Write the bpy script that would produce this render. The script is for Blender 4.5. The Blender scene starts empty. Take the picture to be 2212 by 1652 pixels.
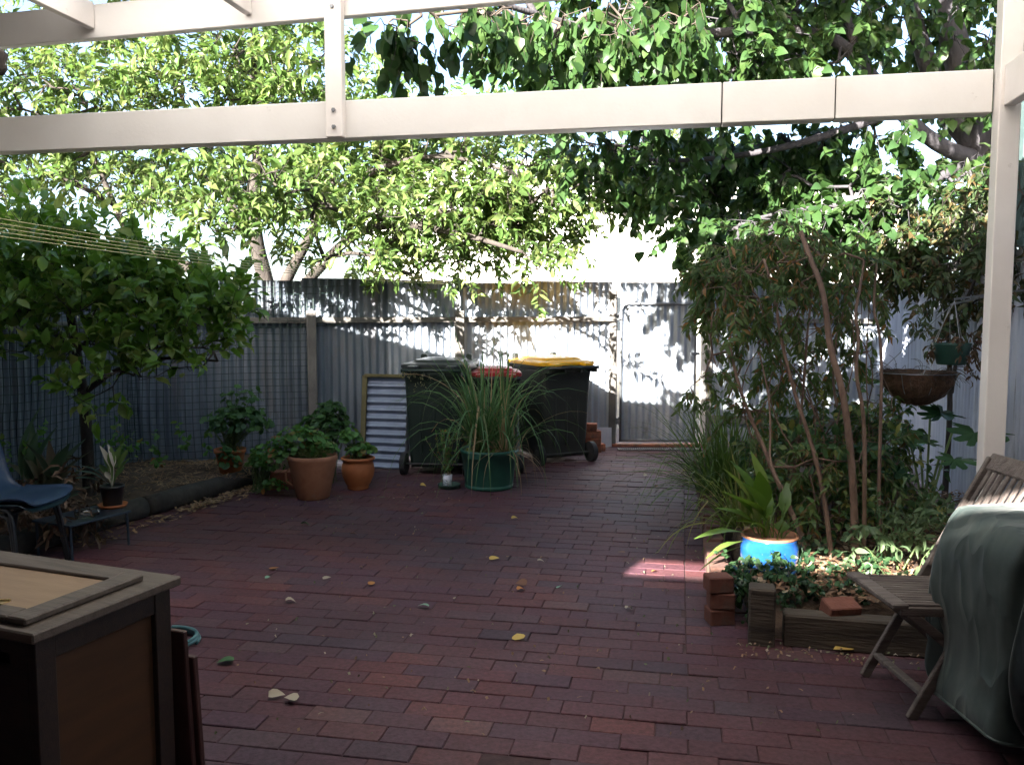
import bpy, math, random
import numpy as np
from mathutils import Vector, Matrix, noise

# ------------------------------------------------------------------ camera, sky, sun, exposure
FPX, CX, CY, H = 1876.0, 1106.0, 826.0, 1.5        # lens in 2212-px-wide units, eye height
PITCH = math.atan(157.0 / FPX)
sc = bpy.context.scene
cam = bpy.data.objects.new("camera", bpy.data.cameras.new("camera"))
sc.collection.objects.link(cam)
cam.location = (0, 0, H)
cam.rotation_euler = (math.pi / 2 - PITCH, 0, 0)
cam.data.sensor_width = 36.0
cam.data.lens = 36.0 * FPX / 2212.0
cam.data.clip_start = 0.05
cam.data.clip_end = 600
sc.camera = cam

TH = math.radians(11.0)                             # the patio's own axes are turned 11 degrees
Cc, Ss = math.cos(TH), math.sin(TH)
SUN_L, SUN_S = 0.30, 0.50                           # light travels: lateral, down per metre forward
sd = Vector((SUN_L * Cc + Ss, -SUN_L * Ss + Cc, -SUN_S)).normalized()
sun = bpy.data.objects.new("sun", bpy.data.lights.new("sun", 'SUN'))
sc.collection.objects.link(sun)
sun.data.energy = 5.0
sun.data.angle = math.radians(0.5)
sun.data.color = (1.0, 0.95, 0.87)
sun.rotation_euler = sd.to_track_quat('-Z', 'Y').to_euler()
sun.location = (-4, -8, 8)

world = bpy.data.worlds.new("World")
sc.world = world
world.use_nodes = True
wn = world.node_tree.nodes
bg = wn['Background']
sky = wn.new('ShaderNodeTexSky')
sky.sky_type = 'NISHITA'
sky.sun_disc = False
sky.sun_elevation = math.asin(-sd.z)
sky.sun_rotation = math.atan2(-sd.x, -sd.y)
sky.air_density = 1.0
sky.dust_density = 2.0
sky.ozone_density = 0.2
sky.air_density = 0.7
world.node_tree.links.new(sky.outputs[0], bg.inputs[0])
bg.inputs[1].default_value = 0.063
sc.view_settings.view_transform = 'Standard'
sc.view_settings.look = 'None'
sc.view_settings.gamma = 1
sc.view_settings.exposure = 3.32
sc.cycles.max_bounces = 8
sc.cycles.transparent_max_bounces = 16
sc.cycles.sample_clamp_indirect = 6

# ------------------------------------------------------------------ geometry helpers
def ray(u, v):
    t = (CY - v) / FPX
    dy = math.cos(PITCH) + t * math.sin(PITCH)
    return (u - CX) / FPX / dy, (-math.sin(PITCH) + t * math.cos(PITCH)) / dy
def A(u, v, Y):
    a, b = ray(u, v); return Vector((a * Y, Y, H + b * Y))
def G(u, v, z=0.0):
    a, b = ray(u, v); Y = (z - H) / b; return Vector((a * Y, Y, z))
def P(l, f, z=0.0):
    return Vector((l * Cc + f * Ss, -l * Ss + f * Cc, z))
def LF(p):
    return (p[0] * Cc - p[1] * Ss, p[0] * Ss + p[1] * Cc)
V = Vector
col = sc.collection

def meta(o, label=None, cat=None, group=None, kind=None):
    if label: o['label'] = label
    if cat: o['category'] = cat
    if group: o['group'] = group
    if kind: o['kind'] = kind
    return o
def thing(name, label, cat, loc=(0, 0, 0), rz=0.0, group=None):
    o = bpy.data.objects.new(name, None); col.objects.link(o)
    o.location = loc; o.rotation_euler = (0, 0, rz); o.empty_display_size = 0.1
    return meta(o, label, cat, group)
def wloc(o):
    v = V((0, 0, 0))
    while o is not None:
        v += V(o.location); o = o.parent
    return v
def link_mesh(name, verts, faces, mat, parent=None, smooth=False, local=False, at=None):
    me = bpy.data.meshes.new(name)
    off = V((0, 0, 0))
    if not local:
        if parent is not None: off = wloc(parent)
        elif at is not None: off = V(at)
    vs = np.asarray(verts, dtype=np.float32).reshape(-1, 3)
    if off.length > 0: vs = vs - np.array(off, dtype=np.float32)
    me.from_pydata(vs.tolist() if len(vs) < 3000 else list(map(tuple, vs)), [], faces)
    me.materials.append(mat)
    if smooth:
        me.polygons.foreach_set('use_smooth', [True] * len(me.polygons))
    me.update()
    o = bpy.data.objects.new(name, me); col.objects.link(o)
    if parent is not None: o.parent = parent
    elif at is not None: o.location = at
    return o

class MB:
    def __init__(self): self.v = []; self.f = []
    def add(self, vs, fs):
        n = len(self.v); self.v += [tuple(p) for p in vs]; self.f += [tuple(i + n for i in f) for f in fs]; return self
    def box(self, c, size, rz=0.0, M=None, bev=0.0):
        hx, hy, hz = size[0] / 2, size[1] / 2, size[2] / 2
        R = (M or Matrix.Rotation(rz, 3, 'Z'))
        b = min(bev, hx * .45, hy * .45, hz * .45)
        c = V(c)
        if b <= 0:
            vs = [R @ V((x * hx, y * hy, z * hz)) + c for z in (-1, 1) for y in (-1, 1) for x in (-1, 1)]
            fs = [(0, 2, 3, 1), (4, 5, 7, 6), (0, 1, 5, 4), (2, 6, 7, 3), (0, 4, 6, 2), (1, 3, 7, 5)]
            return self.add(vs, fs)
        vs = []; idx = {}
        for sx in (-1, 1):
            for sy in (-1, 1):
                for sz in (-1, 1):
                    for k, p in enumerate(((sx * hx, sy * (hy - b), sz * (hz - b)), (sx * (hx - b), sy * hy, sz * (hz - b)), (sx * (hx - b), sy * (hy - b), sz * hz))):
                        idx[(sx, sy, sz, k)] = len(vs); vs.append(R @ V(p) + c)
        fs = []
        I = lambda a, b_, c_, k: idx[(a, b_, c_, k)]
        for s in (-1, 1):
            q = [I(s, -1, -1, 0), I(s, 1, -1, 0), I(s, 1, 1, 0), I(s, -1, 1, 0)]; fs.append(q if s > 0 else q[::-1])
            q = [I(-1, s, -1, 1), I(-1, s, 1, 1), I(1, s, 1, 1), I(1, s, -1, 1)]; fs.append(q if s > 0 else q[::-1])
            q = [I(-1, -1, s, 2), I(1, -1, s, 2), I(1, 1, s, 2), I(-1, 1, s, 2)]; fs.append(q if s > 0 else q[::-1])
        for a in (-1, 1):
            for b_ in (-1, 1):
                fs.append([I(-1, a, b_, 1), I(1, a, b_, 1), I(1, a, b_, 2), I(-1, a, b_, 2)])
                fs.append([I(a, -1, b_, 0), I(a, 1, b_, 0), I(a, 1, b_, 2), I(a, -1, b_, 2)])
                fs.append([I(a, b_, -1, 0), I(a, b_, 1, 0), I(a, b_, 1, 1), I(a, b_, -1, 1)])
        for a in (-1, 1):
            for b_ in (-1, 1):
                for c_ in (-1, 1):
                    fs.append([I(a, b_, c_, 0), I(a, b_, c_, 1), I(a, b_, c_, 2)])
        return self.add(vs, fs)
    def bar(self, p, q, w, d, up=(0, 0, 1), bev=0.0, ext=0.0):
        p, q = V(p), V(q); y = (q - p); L = y.length; y = y.normalized()
        x = y.cross(V(up))
        if x.length < 1e-5: x = y.cross(V((1, 0, 0)))
        x.normalize(); z = x.cross(y)
        M = Matrix((x, y, z)).transposed()
        return self.box((p + q) / 2, (w, L + ext, d), M=M, bev=bev)
    def tube(self, pts, r, n=8, cap=True, squash=1.0):
        pts = [V(p) for p in pts]
        if not hasattr(r, '__len__'): r = [r] * len(pts)
        vs = []; fs = []
        ref = None
        for i, p in enumerate(pts):
            t = (pts[min(i + 1, len(pts) - 1)] - pts[max(i - 1, 0)])
            if t.length < 1e-9: t = V((0, 0, 1))
            t.normalize()
            if ref is None:
                a = V((0, 0, 1)) if abs(t.z) < .9 else V((1, 0, 0))
                ref = t.cross(a).normalized()
            ref = (ref - t * ref.dot(t)).normalized()
            b = t.cross(ref)
            for k in range(n):
                a = 2 * math.pi * k / n
                vs.append(p + (ref * math.cos(a) + b * (math.sin(a) * squash)) * r[i])
        for i in range(len(pts) - 1):
            for k in range(n):
                k2 = (k + 1) % n
                fs.append((i * n + k, i * n + k2, (i + 1) * n + k2, (i + 1) * n + k))
        if cap:
            fs.append(tuple(range(n))[::-1]); fs.append(tuple((len(pts) - 1) * n + k for k in range(n)))
        return self.add(vs, fs)
    def lathe(self, c, prof, n=32, sq=1.0):
        c = V(c); vs = []; fs = []
        for r, z in prof:
            for k in range(n):
                a = 2 * math.pi * k / n
                vs.append(c + V((r * math.cos(a), r * sq * math.sin(a), z)))
        for i in range(len(prof) - 1):
            for k in range(n):
                k2 = (k + 1) % n
                fs.append((i * n + k, i * n + k2, (i + 1) * n + k2, (i + 1) * n + k))
        if prof[0][0] > 1e-6: fs.append(tuple(range(n))[::-1])
        if prof[-1][0] > 1e-6: fs.append(tuple((len(prof) - 1) * n + k for k in range(n)))
        return self.add(vs, fs)
    def loft(self, rings, cap0=True, cap1=True):
        n = len(rings[0]); vs = []; fs = []
        for R_ in rings: vs += list(R_)
        for i in range(len(rings) - 1):
            for k in range(n):
                k2 = (k + 1) % n
                fs.append((i * n + k, i * n + k2, (i + 1) * n + k2, (i + 1) * n + k))
        if cap0: fs.append(tuple(range(n))[::-1])
        if cap1: fs.append(tuple((len(rings) - 1) * n + k for k in range(n)))
        return self.add(vs, fs)
    def ribbon(self, pts, w, side):
        n = len(pts); vs = []; fs = []
        for i, p in enumerate(pts):
            t = i / (n - 1)
            ww = w * (1 - t ** 2.2) * (0.55 + 0.9 * min(t * 4, .5)) + 1e-4
            s = V(side) * ww
            up = V((0, 0, 1)) * ww * .35
            vs += [V(p) - s + up, V(p), V(p) + s + up]
        for i in range(n - 1):
            a = i * 3
            fs += [(a, a + 1, a + 4, a + 3), (a + 1, a + 2, a + 5, a + 4)]
        return self.add(vs, fs)
    def build(self, name, mat, parent=None, smooth=False, local=False, at=None):
        return link_mesh(name, self.v, self.f, mat, parent, smooth, local, at)

def rrect(w, d, r, z, cx=0.0, cy=0.0, n=5, zf=None):
    out = []
    for qx, qy, a0 in ((1, 1, 0), (-1, 1, 90), (-1, -1, 180), (1, -1, 270)):
        for k in range(n + 1):
            a = math.radians(a0 + 90 * k / n)
            x = cx + qx * (w / 2 - r) + r * math.cos(a); y = cy + qy * (d / 2 - r) + r * math.sin(a)
            out.append(V((x, y, z if zf is None else z + zf(x, y))))
    return out
def smoothen(pts, k=2):
    pts = [V(p) for p in pts]
    for _ in range(k):
        q = [pts[0]]
        for a, b in zip(pts[:-1], pts[1:]):
            q += [a * .75 + b * .25, a * .25 + b * .75]
        q.append(pts[-1]); pts = q
    return pts
def lerp_r(r0, r1, n, p=1.0): return [r0 + (r1 - r0) * (i / (n - 1)) ** p for i in range(n)]

# ------------------------------------------------------------------ materials
MATS = {}
def _base(name):
    m = bpy.data.materials.new(name); m.use_nodes = True
    nt = m.node_tree; b = nt.nodes['Principled BSDF']; return m, nt, b
def _ramp(nt, cols, pos=None, const=False):
    r = nt.nodes.new('ShaderNodeValToRGB')
    e = r.color_ramp.elements
    n = len(cols)
    while len(e) < n: e.new(0.5)
    for i, c in enumerate(cols):
        e[i].position = (pos[i] if pos else (i / max(n - 1, 1)) if not const else i / n)
        e[i].color = (*c, 1)
    if const: r.color_ramp.interpolation = 'CONSTANT'
    return r
def surf(name, cols, rough=0.7, scale=6.0, metal=0.0, bump=0.0, bscale=None, stretch=(1, 1, 1), detail=6, island=0.0, spec=0.5, coat=0.0, pos=None, dirt=None):
    """noise-mottled surface; optional per-island tint"""
    if name in MATS: return MATS[name]
    m, nt, b = _base(name); N = nt.nodes; L = nt.links
    tc = N.new('ShaderNodeTexCoord'); mp = N.new('ShaderNodeMapping'); mp.inputs['Scale'].default_value = stretch
    L.new(tc.outputs['Object'], mp.inputs[0])
    nz = N.new('ShaderNodeTexNoise'); nz.inputs['Scale'].default_value = scale; nz.inputs['Detail'].default_value = detail; nz.inputs['Roughness'].default_value = .6
    L.new(mp.outputs[0], nz.inputs['Vector'])
    r = _ramp(nt, cols, pos or [0.3 + 0.4 * i / max(len(cols) - 1, 1) for i in range(len(cols))])
    L.new(nz.outputs[0], r.inputs[0]); out = r.outputs[0]
    if dirt:
        n2 = N.new('ShaderNodeTexNoise'); n2.inputs['Scale'].default_value = dirt[1]; n2.inputs['Detail'].default_value = 8; n2.inputs['Roughness'].default_value = .7
        L.new(mp.outputs[0] if len(dirt) < 4 else tc.outputs['Object'], n2.inputs['Vector'])
        r2 = _ramp(nt, [(0, 0, 0), (1, 1, 1)], [dirt[2], dirt[2] + .16]); L.new(n2.outputs[0], r2.inputs[0])
        mx = N.new('ShaderNodeMix'); mx.data_type = 'RGBA'
        L.new(r2.outputs[0], mx.inputs[0]); L.new(out, mx.inputs[6]); mx.inputs[7].default_value = (*dirt[0], 1); out = mx.outputs[2]
    if island:
        g = N.new('ShaderNodeNewGeometry'); hs = N.new('ShaderNodeHueSaturation')
        mr = N.new('ShaderNodeMapRange'); mr.inputs[3].default_value = 1 - island; mr.inputs[4].default_value = 1 + island
        L.new(g.outputs['Random Per Island'], mr.inputs[0]); L.new(mr.outputs[0], hs.inputs['Value']); L.new(out, hs.inputs['Color']); out = hs.outputs[0]
    L.new(out, b.inputs['Base Color'])
    b.inputs['Roughness'].default_value = rough; b.inputs['Metallic'].default_value = metal
    b.inputs['Specular IOR Level'].default_value = spec
    b.inputs['Coat Weight'].default_value = coat
    if bump:
        n3 = N.new('ShaderNodeTexNoise'); n3.inputs['Scale'].default_value = bscale or scale * 5; n3.inputs['Detail'].default_value = 6
        L.new(mp.outputs[0], n3.inputs['Vector'])
        bp = N.new('ShaderNodeBump'); bp.inputs['Strength'].default_value = bump; bp.inputs['Distance'].default_value = .01
        L.new(n3.outputs[0], bp.inputs['Height']); L.new(bp.outputs[0], b.inputs['Normal'])
    MATS[name] = m; return m
def leafmat(name, cols, trans=.35, rough=.5, tint=None, pos=None):
    if name in MATS: return MATS[name]
    m, nt, b = _base(name); N = nt.nodes; L = nt.links
    g = N.new('ShaderNodeNewGeometry')
    r = _ramp(nt, cols, pos); L.new(g.outputs['Random Per Island'], r.inputs[0])
    L.new(r.outputs[0], b.inputs['Base Color']); b.inputs['Roughness'].default_value = rough
    b.inputs['Specular IOR Level'].default_value = .35
    tr = N.new('ShaderNodeBsdfTranslucent')
    hs = N.new('ShaderNodeHueSaturation'); hs.inputs['Saturation'].default_value = 1.1; hs.inputs['Value'].default_value = 1.5; hs.inputs['Hue'].default_value = .485
    L.new(r.outputs[0], hs.inputs['Color']); L.new(hs.outputs[0], tr.inputs[0])
    mx = N.new('ShaderNodeMixShader'); mx.inputs[0].default_value = trans
    L.new(b.outputs[0], mx.inputs[1]); L.new(tr.outputs[0], mx.inputs[2])
    L.new(mx.outputs[0], N['Material Output'].inputs[0])
    MATS[name] = m; return m

# ------------------------------------------------------------------ foliage
def tmpl(w=.34, droop=.12, fold=.05, w1=1.0, w2=.75, t1=.3, t2=.68):
    vs = [(0, 0, 0), (0, t1, droop * .35), (0, t2, droop * .2), (0, 1, -droop),
          (-w / 2 * w1, t1, droop * .35 + fold), (w / 2 * w1, t1, droop * .35 + fold),
          (-w / 2 * w2, t2, droop * .2 + fold), (w / 2 * w2, t2, droop * .2 + fold)]
    fs = [(0, 1, 4), (0, 5, 1), (1, 2, 6, 4), (1, 5, 7, 2), (2, 3, 6), (2, 7, 3)]
    return np.array(vs, float), fs
def tmpl_round(lobes=5, n=15, depth=.12, cup=.12):
    vs = [(0, .45, 0)]
    for k in range(n):
        a = 2 * math.pi * k / n - math.pi / 2
        r = .5 * (1 - depth * (1 - abs(math.cos(a * lobes / 2 + .4)))) * (0.55 if k == 0 else 1)
        vs.append((r * math.cos(a), .45 + r * math.sin(a), cup * (1 if k % 2 else .55)))
    return np.array(vs, float), [(0, k + 1, (k + 1) % n + 1) for k in range(n)]
T_LANCE = tmpl(.34, .14, .05)
T_BROAD = tmpl(.48, .16, .06, 1, .8, .34, .7)
def tmpl3(ws, ts, droop=.12, fold=.05):
    t = [0] + list(ts) + [1]; n = len(ts)
    vs = [(0, k, droop * (.35 * math.sin(k * 3) - k * k * .8)) for k in t]
    for sg in (-1, 1):
        for k, w in zip(ts, ws): vs.append((sg * w / 2, k - (.06 if k == ts[0] else 0), droop * (.35 * math.sin(k * 3) - k * k * .8) + fold * (w / max(ws))))
    L = lambda i: n + 2 + i; R = lambda i: 2 * n + 2 + i
    fs = [(0, 1, L(0)), (0, R(0), 1)]
    for i in range(n - 1): fs += [(i + 1, i + 2, L(i + 1), L(i)), (i + 1, R(i), R(i + 1), i + 2)]
    fs += [(n, n + 1, L(n - 1)), (n, R(n - 1), n + 1)]
    return np.array(vs, float), fs
T_HEART = tmpl3((.5, .76, .66, .34), (.07, .26, .52, .78), .14, .06)
T_FINE = tmpl(.26, .1, .03)
T_LONG = tmpl(.2, .3, .04, .9, 1, .35, .7)
T_OVAL = tmpl(.6, .1, .04, 1, .9, .28, .7)
T_GER = tmpl_round()

def leaves(name, T, Pp, D, Nn, S, mat, parent=None, at=None, rng=None, wv=.25):
    rng = rng or np.random.default_rng(1)
    vs0, fs0 = T
    Pp = np.asarray(Pp, float); D = np.asarray(D, float); Nn = np.asarray(Nn, float); S = np.asarray(S, float)
    D = D / (np.linalg.norm(D, axis=1, keepdims=True) + 1e-9)
    Nn = Nn - D * (Nn * D).sum(1, keepdims=True); Nn /= (np.linalg.norm(Nn, axis=1, keepdims=True) + 1e-9)
    X = np.cross(D, Nn)
    W = 1 + wv * rng.uniform(-1, 1, len(Pp)); Z = rng.uniform(.2, 2.2, len(Pp))
    v = (Pp[:, None, :] + S[:, None, None] * (vs0[None, :, 0:1] * W[:, None, None] * X[:, None, :] + vs0[None, :, 1:2] * D[:, None, :] + vs0[None, :, 2:3] * Z[:, None, None] * Nn[:, None, :])).reshape(-1, 3)
    off = wloc(parent) if parent is not None else V(at or (0, 0, 0))
    v -= np.array(off)
    nv = len(vs0); n = len(Pp)
    me = bpy.data.meshes.new(name)
    ls = np.array([i for f in fs0 for i in f]); lt = np.array([len(f) for f in fs0])
    loops = (ls[None, :] + (np.arange(n) * nv)[:, None]).reshape(-1)
    tot = np.tile(lt, n); start = np.concatenate(([0], np.cumsum(tot)[:-1]))
    me.vertices.add(n * nv); me.vertices.foreach_set('co', v.astype(np.float32).reshape(-1))
    me.loops.add(len(loops)); me.loops.foreach_set('vertex_index', loops.astype(np.int32))
    me.polygons.add(len(tot)); me.polygons.foreach_set('loop_start', start.astype(np.int32)); me.polygons.foreach_set('loop_total', tot.astype(np.int32))
    me.polygons.foreach_set('use_smooth', [True] * len(tot))
    me.update(calc_edges=True); me.validate()
    me.materials.append(mat)
    o = bpy.data.objects.new(name, me); col.objects.link(o)
    if parent is not None: o.parent = parent
    elif at is not None: o.location = at
    return o
def rdir(rng, n):
    d = rng.normal(size=(n, 3)); return d / np.linalg.norm(d, axis=1, keepdims=True)

def grow_twigs(clumps, rng, tl=.3, nl=9, ls=.1, hang=0.0, up=.25, spread=.9, lsv=.35, flat=.7, px=True, shell=2.4):
    """clumps of twigs; each clump an ellipsoid at a real place. returns twig polylines and leaf arrays"""
    tw = []; PP = []; DD = []; NN = []; SS = []
    for c in clumps:
        if px and len(c) > 3:
            u, v, Y, ru, rv, rd, n = c
            ctr = np.array(A(u, v, Y)); R_ = np.array((ru * Y / FPX, rd, rv * Y / FPX))
        else:
            ctr = np.array(c[0]); R_ = np.array(c[1]); n = c[2]
        dirs = rdir(rng, n); rad = rng.uniform(0, 1, n) ** (1 / shell)
        base = ctr + dirs * rad[:, None] * R_
        for i in range(n):
            d = dirs[i] * .5 + rdir(rng, 1)[0] * .7 + np.array((0, 0, up - hang)); d /= np.linalg.norm(d)
            L_ = tl * rng.uniform(.6, 1.3); p = base[i].copy(); pts = [p.copy()]
            dd = d.copy()
            for k in range(4):
                dd = dd + rdir(rng, 1)[0] * .18 + np.array((0, 0, -.1 - hang * .3)); dd /= np.linalg.norm(dd)
                p = p + dd * L_ / 4; pts.append(p.copy())
            tw.append(pts)
            m = max(3, int(nl * rng.uniform(.7, 1.3)))
            for k in range(m):
                t = .12 + .88 * (k + rng.uniform(0, .6)) / m; t = min(t, 1) * 3.999; j = int(t); q = pts[j] + (pts[j + 1] - pts[j]) * (t - j)
                ax = pts[j + 1] - pts[j]; ax = ax / (np.linalg.norm(ax) + 1e-9)
                s = rdir(rng, 1)[0]; s = s - ax * s.dot(ax); s /= (np.linalg.norm(s) + 1e-9)
                ld = ax * rng.uniform(.2, .8) + s * spread + np.array((0, 0, -.15 - hang)); 
                PP.append(q); DD.append(ld)
                NN.append(np.array((0, 0, flat)) + rdir(rng, 1)[0] * .65); SS.append(ls * (1 + lsv * rng.uniform(-1, 1)))
    return tw, np.array(PP), np.array(DD), np.array(NN), np.array(SS)

def colonise(mb, limbs, anchors, rng, r0=.0022, step=.13, rmax=.05, sag=.03):
    nodes = []; par = []; cnt = []
    for pts in limbs:
        for p in smoothen(pts, 1): nodes.append(np.array(p)); par.append(-1); cnt.append(0)
    nl = len(nodes)
    arr = np.zeros((nl + len(anchors) * 40, 3)); arr[:nl] = np.array(nodes); N_ = nl
    par = par + [0] * (len(arr) - nl)
    order = np.argsort([np.min(np.linalg.norm(arr[:nl] - a, axis=1)) for a in anchors])
    ends = []
    for i in order:
        a = anchors[i]
        d = np.linalg.norm(arr[:N_] - a, axis=1); j = int(np.argmin(d)); dist = d[j]
        k = min(max(1, int(dist / step)), 38); p0 = arr[j].copy(); prev = j
        bend = rng.normal(size=3) * dist * .08; bend[2] -= dist * sag
        for s in range(1, k + 1):
            t = s / k; q = p0 + (a - p0) * t + bend * math.sin(math.pi * t) + rng.normal(size=3) * .012 * (s < k)
            arr[N_] = q; par[N_] = prev; prev = N_; N_ += 1
        ends.append(prev)
    cnt = np.zeros(N_)
    for e in ends:
        while e >= nl: cnt[e] += 1; e = par[e]
    rr = np.minimum(r0 * np.sqrt(np.maximum(cnt, 1)), rmax)
    for i in range(nl, N_):
        j = par[i]; ra = rr[j] if j >= nl else min(rr[i] * 1.15, rmax)
        mb.tube([arr[j], arr[i]], [ra, rr[i]], n=4 if rr[i] < .006 else 6, cap=False)

def tree(name, label, base, limbs, clumps, mat_bark, mat_leaf, T, seed=1, cat='tree', r0=.0022, rmax=.05, group=None, twig_r=.0018, extra=None, crown='crown', trunk='trunk', attach=None, **kw):
    rng = np.random.default_rng(seed)
    root = thing(name, label, cat, base, group=group)
    mb = MB()
    for pts, r in limbs:
        s = smoothen(pts, 2); mb.tube(s, lerp_r(r[0], r[1], len(s), .8), n=10)
    tw, a, b, c, d = grow_twigs(clumps, rng, **kw)
    anch = [t[0] for t in tw]
    colonise(mb, attach or [l[0] for l in limbs], anch, rng, r0=r0, rmax=rmax)
    for t in tw: mb.tube(t[::2], [twig_r * 1.2, twig_r, twig_r * .6], n=3, cap=False)
    mb.build(trunk, mat_bark, root, smooth=True)
    leaves(crown, T, a, b, c, d, mat_leaf, root, rng=rng)
    return root, a

# ================================================================== SETTING
m_soil = surf('soil', [(.03, .018, .011), (.075, .045, .028), (.12, .08, .05)], .95, 9, bump=.8, bscale=40)
m_sand = surf('sand_joint', [(.035, .02, .021), (.085, .045, .045)], .95, 12, bump=.3)
m_ground = surf('ground_far', [(.1, .09, .06), (.16, .14, .1)], .95, .6)
# paving brick: tint per brick, grain, grey bloom patches
def brickmat(name, cols, bloom=(.09, .07, .085)):
    cols = [(r * .84, g * .84, b * .87) for r, g, b in cols]
    m, nt, b = _base(name); N = nt.nodes; L = nt.links
    g = N.new('ShaderNodeNewGeometry'); tc = N.new('ShaderNodeTexCoord')
    r = _ramp(nt, cols); L.new(g.outputs['Random Per Island'], r.inputs[0])
    n1 = N.new('ShaderNodeTexNoise'); n1.inputs['Scale'].default_value = 1.3; n1.inputs['Detail'].default_value = 7; n1.inputs['Roughness'].default_value = .65
    L.new(tc.outputs['Object'], n1.inputs['Vector'])
    r1 = _ramp(nt, [(0, 0, 0), (.55, .55, .55)], [.45, .75]); L.new(n1.outputs[0], r1.inputs[0])
    mx = N.new('ShaderNodeMix'); mx.data_type = 'RGBA'; L.new(r1.outputs[0], mx.inputs[0]); L.new(r.outputs[0], mx.inputs[6]); mx.inputs[7].default_value = (*bloom, 1)
    n2 = N.new('ShaderNodeTexNoise'); n2.inputs['Scale'].default_value = 45; n2.inputs['Detail'].default_value = 8; n2.inputs['Roughness'].default_value = .7
    L.new(tc.outputs['Object'], n2.inputs['Vector'])
    r2 = _ramp(nt, [(.62, .62, .62), (1.25, 1.25, 1.25)], [.35, .68]); L.new(n2.outputs[0], r2.inputs[0])
    m2 = N.new('ShaderNodeMix'); m2.data_type = 'RGBA'; m2.blend_type = 'MULTIPLY'; m2.inputs[0].default_value = 1
    L.new(mx.outputs[2], m2.inputs[6]); L.new(r2.outputs[0], m2.inputs[7])
    n4 = N.new('ShaderNodeTexNoise'); n4.inputs['Scale'].default_value = .55; n4.inputs['Detail'].default_value = 5; L.new(tc.outputs['Object'], n4.inputs['Vector'])
    r4 = _ramp(nt, [(.72, .74, .78), (1.2, 1.15, 1.12)], [.38, .62]); L.new(n4.outputs[0], r4.inputs[0])
    m3 = N.new('ShaderNodeMix'); m3.data_type = 'RGBA'; m3.blend_type = 'MULTIPLY'; m3.inputs[0].default_value = 1
    L.new(m2.outputs[2], m3.inputs[6]); L.new(r4.outputs[0], m3.inputs[7]); L.new(m3.outputs[2], b.inputs['Base Color'])
    b.inputs['Roughness'].default_value = .68; b.inputs['Specular IOR Level'].default_value = .35
    bp = N.new('ShaderNodeBump'); bp.inputs['Strength'].default_value = .5; bp.inputs['Distance'].default_value = .004
    L.new(n2.outputs[0], bp.inputs['Height']); L.new(bp.outputs[0], b.inputs['Normal'])
    MATS[name] = m; return m
m_brick = brickmat('brick_paver', [(.105, .038, .044), (.122, .044, .048), (.11, .042, .050), (.095, .039, .053), (.13, .046, .048), (.10, .041, .058), (.118, .043, .047), (.085, .040, .056), (.15, .053, .050), (.11, .038, .042), (.08, .044, .058), (.16, .075, .07)])
m_brick_red = surf('brick_red', [(.3, .09, .05), (.42, .15, .085), (.34, .12, .07)], .85, 14, bump=.5, island=.15, dirt=((.12, .08, .06), 6, .52))
m_white = surf('cream_paint', [(.74, .68, .64), (.83, .78, .74)], .42, 3, bump=.06, bscale=60, dirt=((.38, .31, .26), 11, .64))
m_white_beam = surf('cream_paint_beam', [(.74, .70, .66), (.83, .80, .77)], .4, 2, bump=.06, bscale=60, dirt=((.4, .33, .28), 9, .655))
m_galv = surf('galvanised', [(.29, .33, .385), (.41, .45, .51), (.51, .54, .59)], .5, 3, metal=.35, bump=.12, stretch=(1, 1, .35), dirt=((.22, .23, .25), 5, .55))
m_galv_b = surf('galvanised_shade_toned', [(.11, .135, .17), (.18, .21, .25), (.25, .275, .32)], .6, 3.5, metal=.25, bump=.12, stretch=(1, 1, .25), dirt=((.2, .19, .2), 4, .52))  # darker galvanised copy; the shade of the left side is put into its colour
m_blue_fence = surf('blue_grey_sheet', [(.46, .50, .62), (.56, .6, .72), (.66, .69, .78)], .6, 4, metal=.1, bump=.15, stretch=(1.5, 1.5, .12), dirt=((.2, .2, .25), 7, .56))
m_rail = surf('weathered_timber', [(.10, .095, .09), (.2, .185, .17)], .9, 9, bump=.5, stretch=(1, 1, .5))
m_steel = surf('dull_steel', [(.18, .19, .2), (.3, .31, .33)], .5, 12, metal=.7)
m_net = surf('netting_plastic', [(.012, .03, .026), (.02, .045, .035)], .6, 8)

# far ground
mb = MB(); mb.add([(-150, -60, -.06), (150, -60, -.06), (150, 260, -.06), (-150, 260, -.06)], [(0, 1, 2, 3)])
meta(mb.build('ground', m_ground), kind='structure')
# fence lines
B0 = G(1330, 962); k430 = ray(430, 598)[0]
Q = V((k430 * 8.0, 8.0, 0)); slope = (B0.y - Q.y) / (B0.x - Q.x)
def fence_at_u(u):
    k = ray(u, 640)[0]; y = (B0.y - slope * B0.x) / (1 - slope * k); return V((k * y, y, 0))
C_L = fence_at_u(272)
def fence_y(x): return B0.y + slope * (x - B0.x)
G1 = G(1505, 962); R_dir = V((math.sin(math.radians(12)), math.cos(math.radians(12)), 0))
R0 = V((3.07, 5.2, 0))
def rf(y): t = (y - R0.y) / R_dir.y; return R0 + R_dir * t
R_far = rf(9.15)
gate_r = V((G1.x + .06, G1.y, 0))

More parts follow.
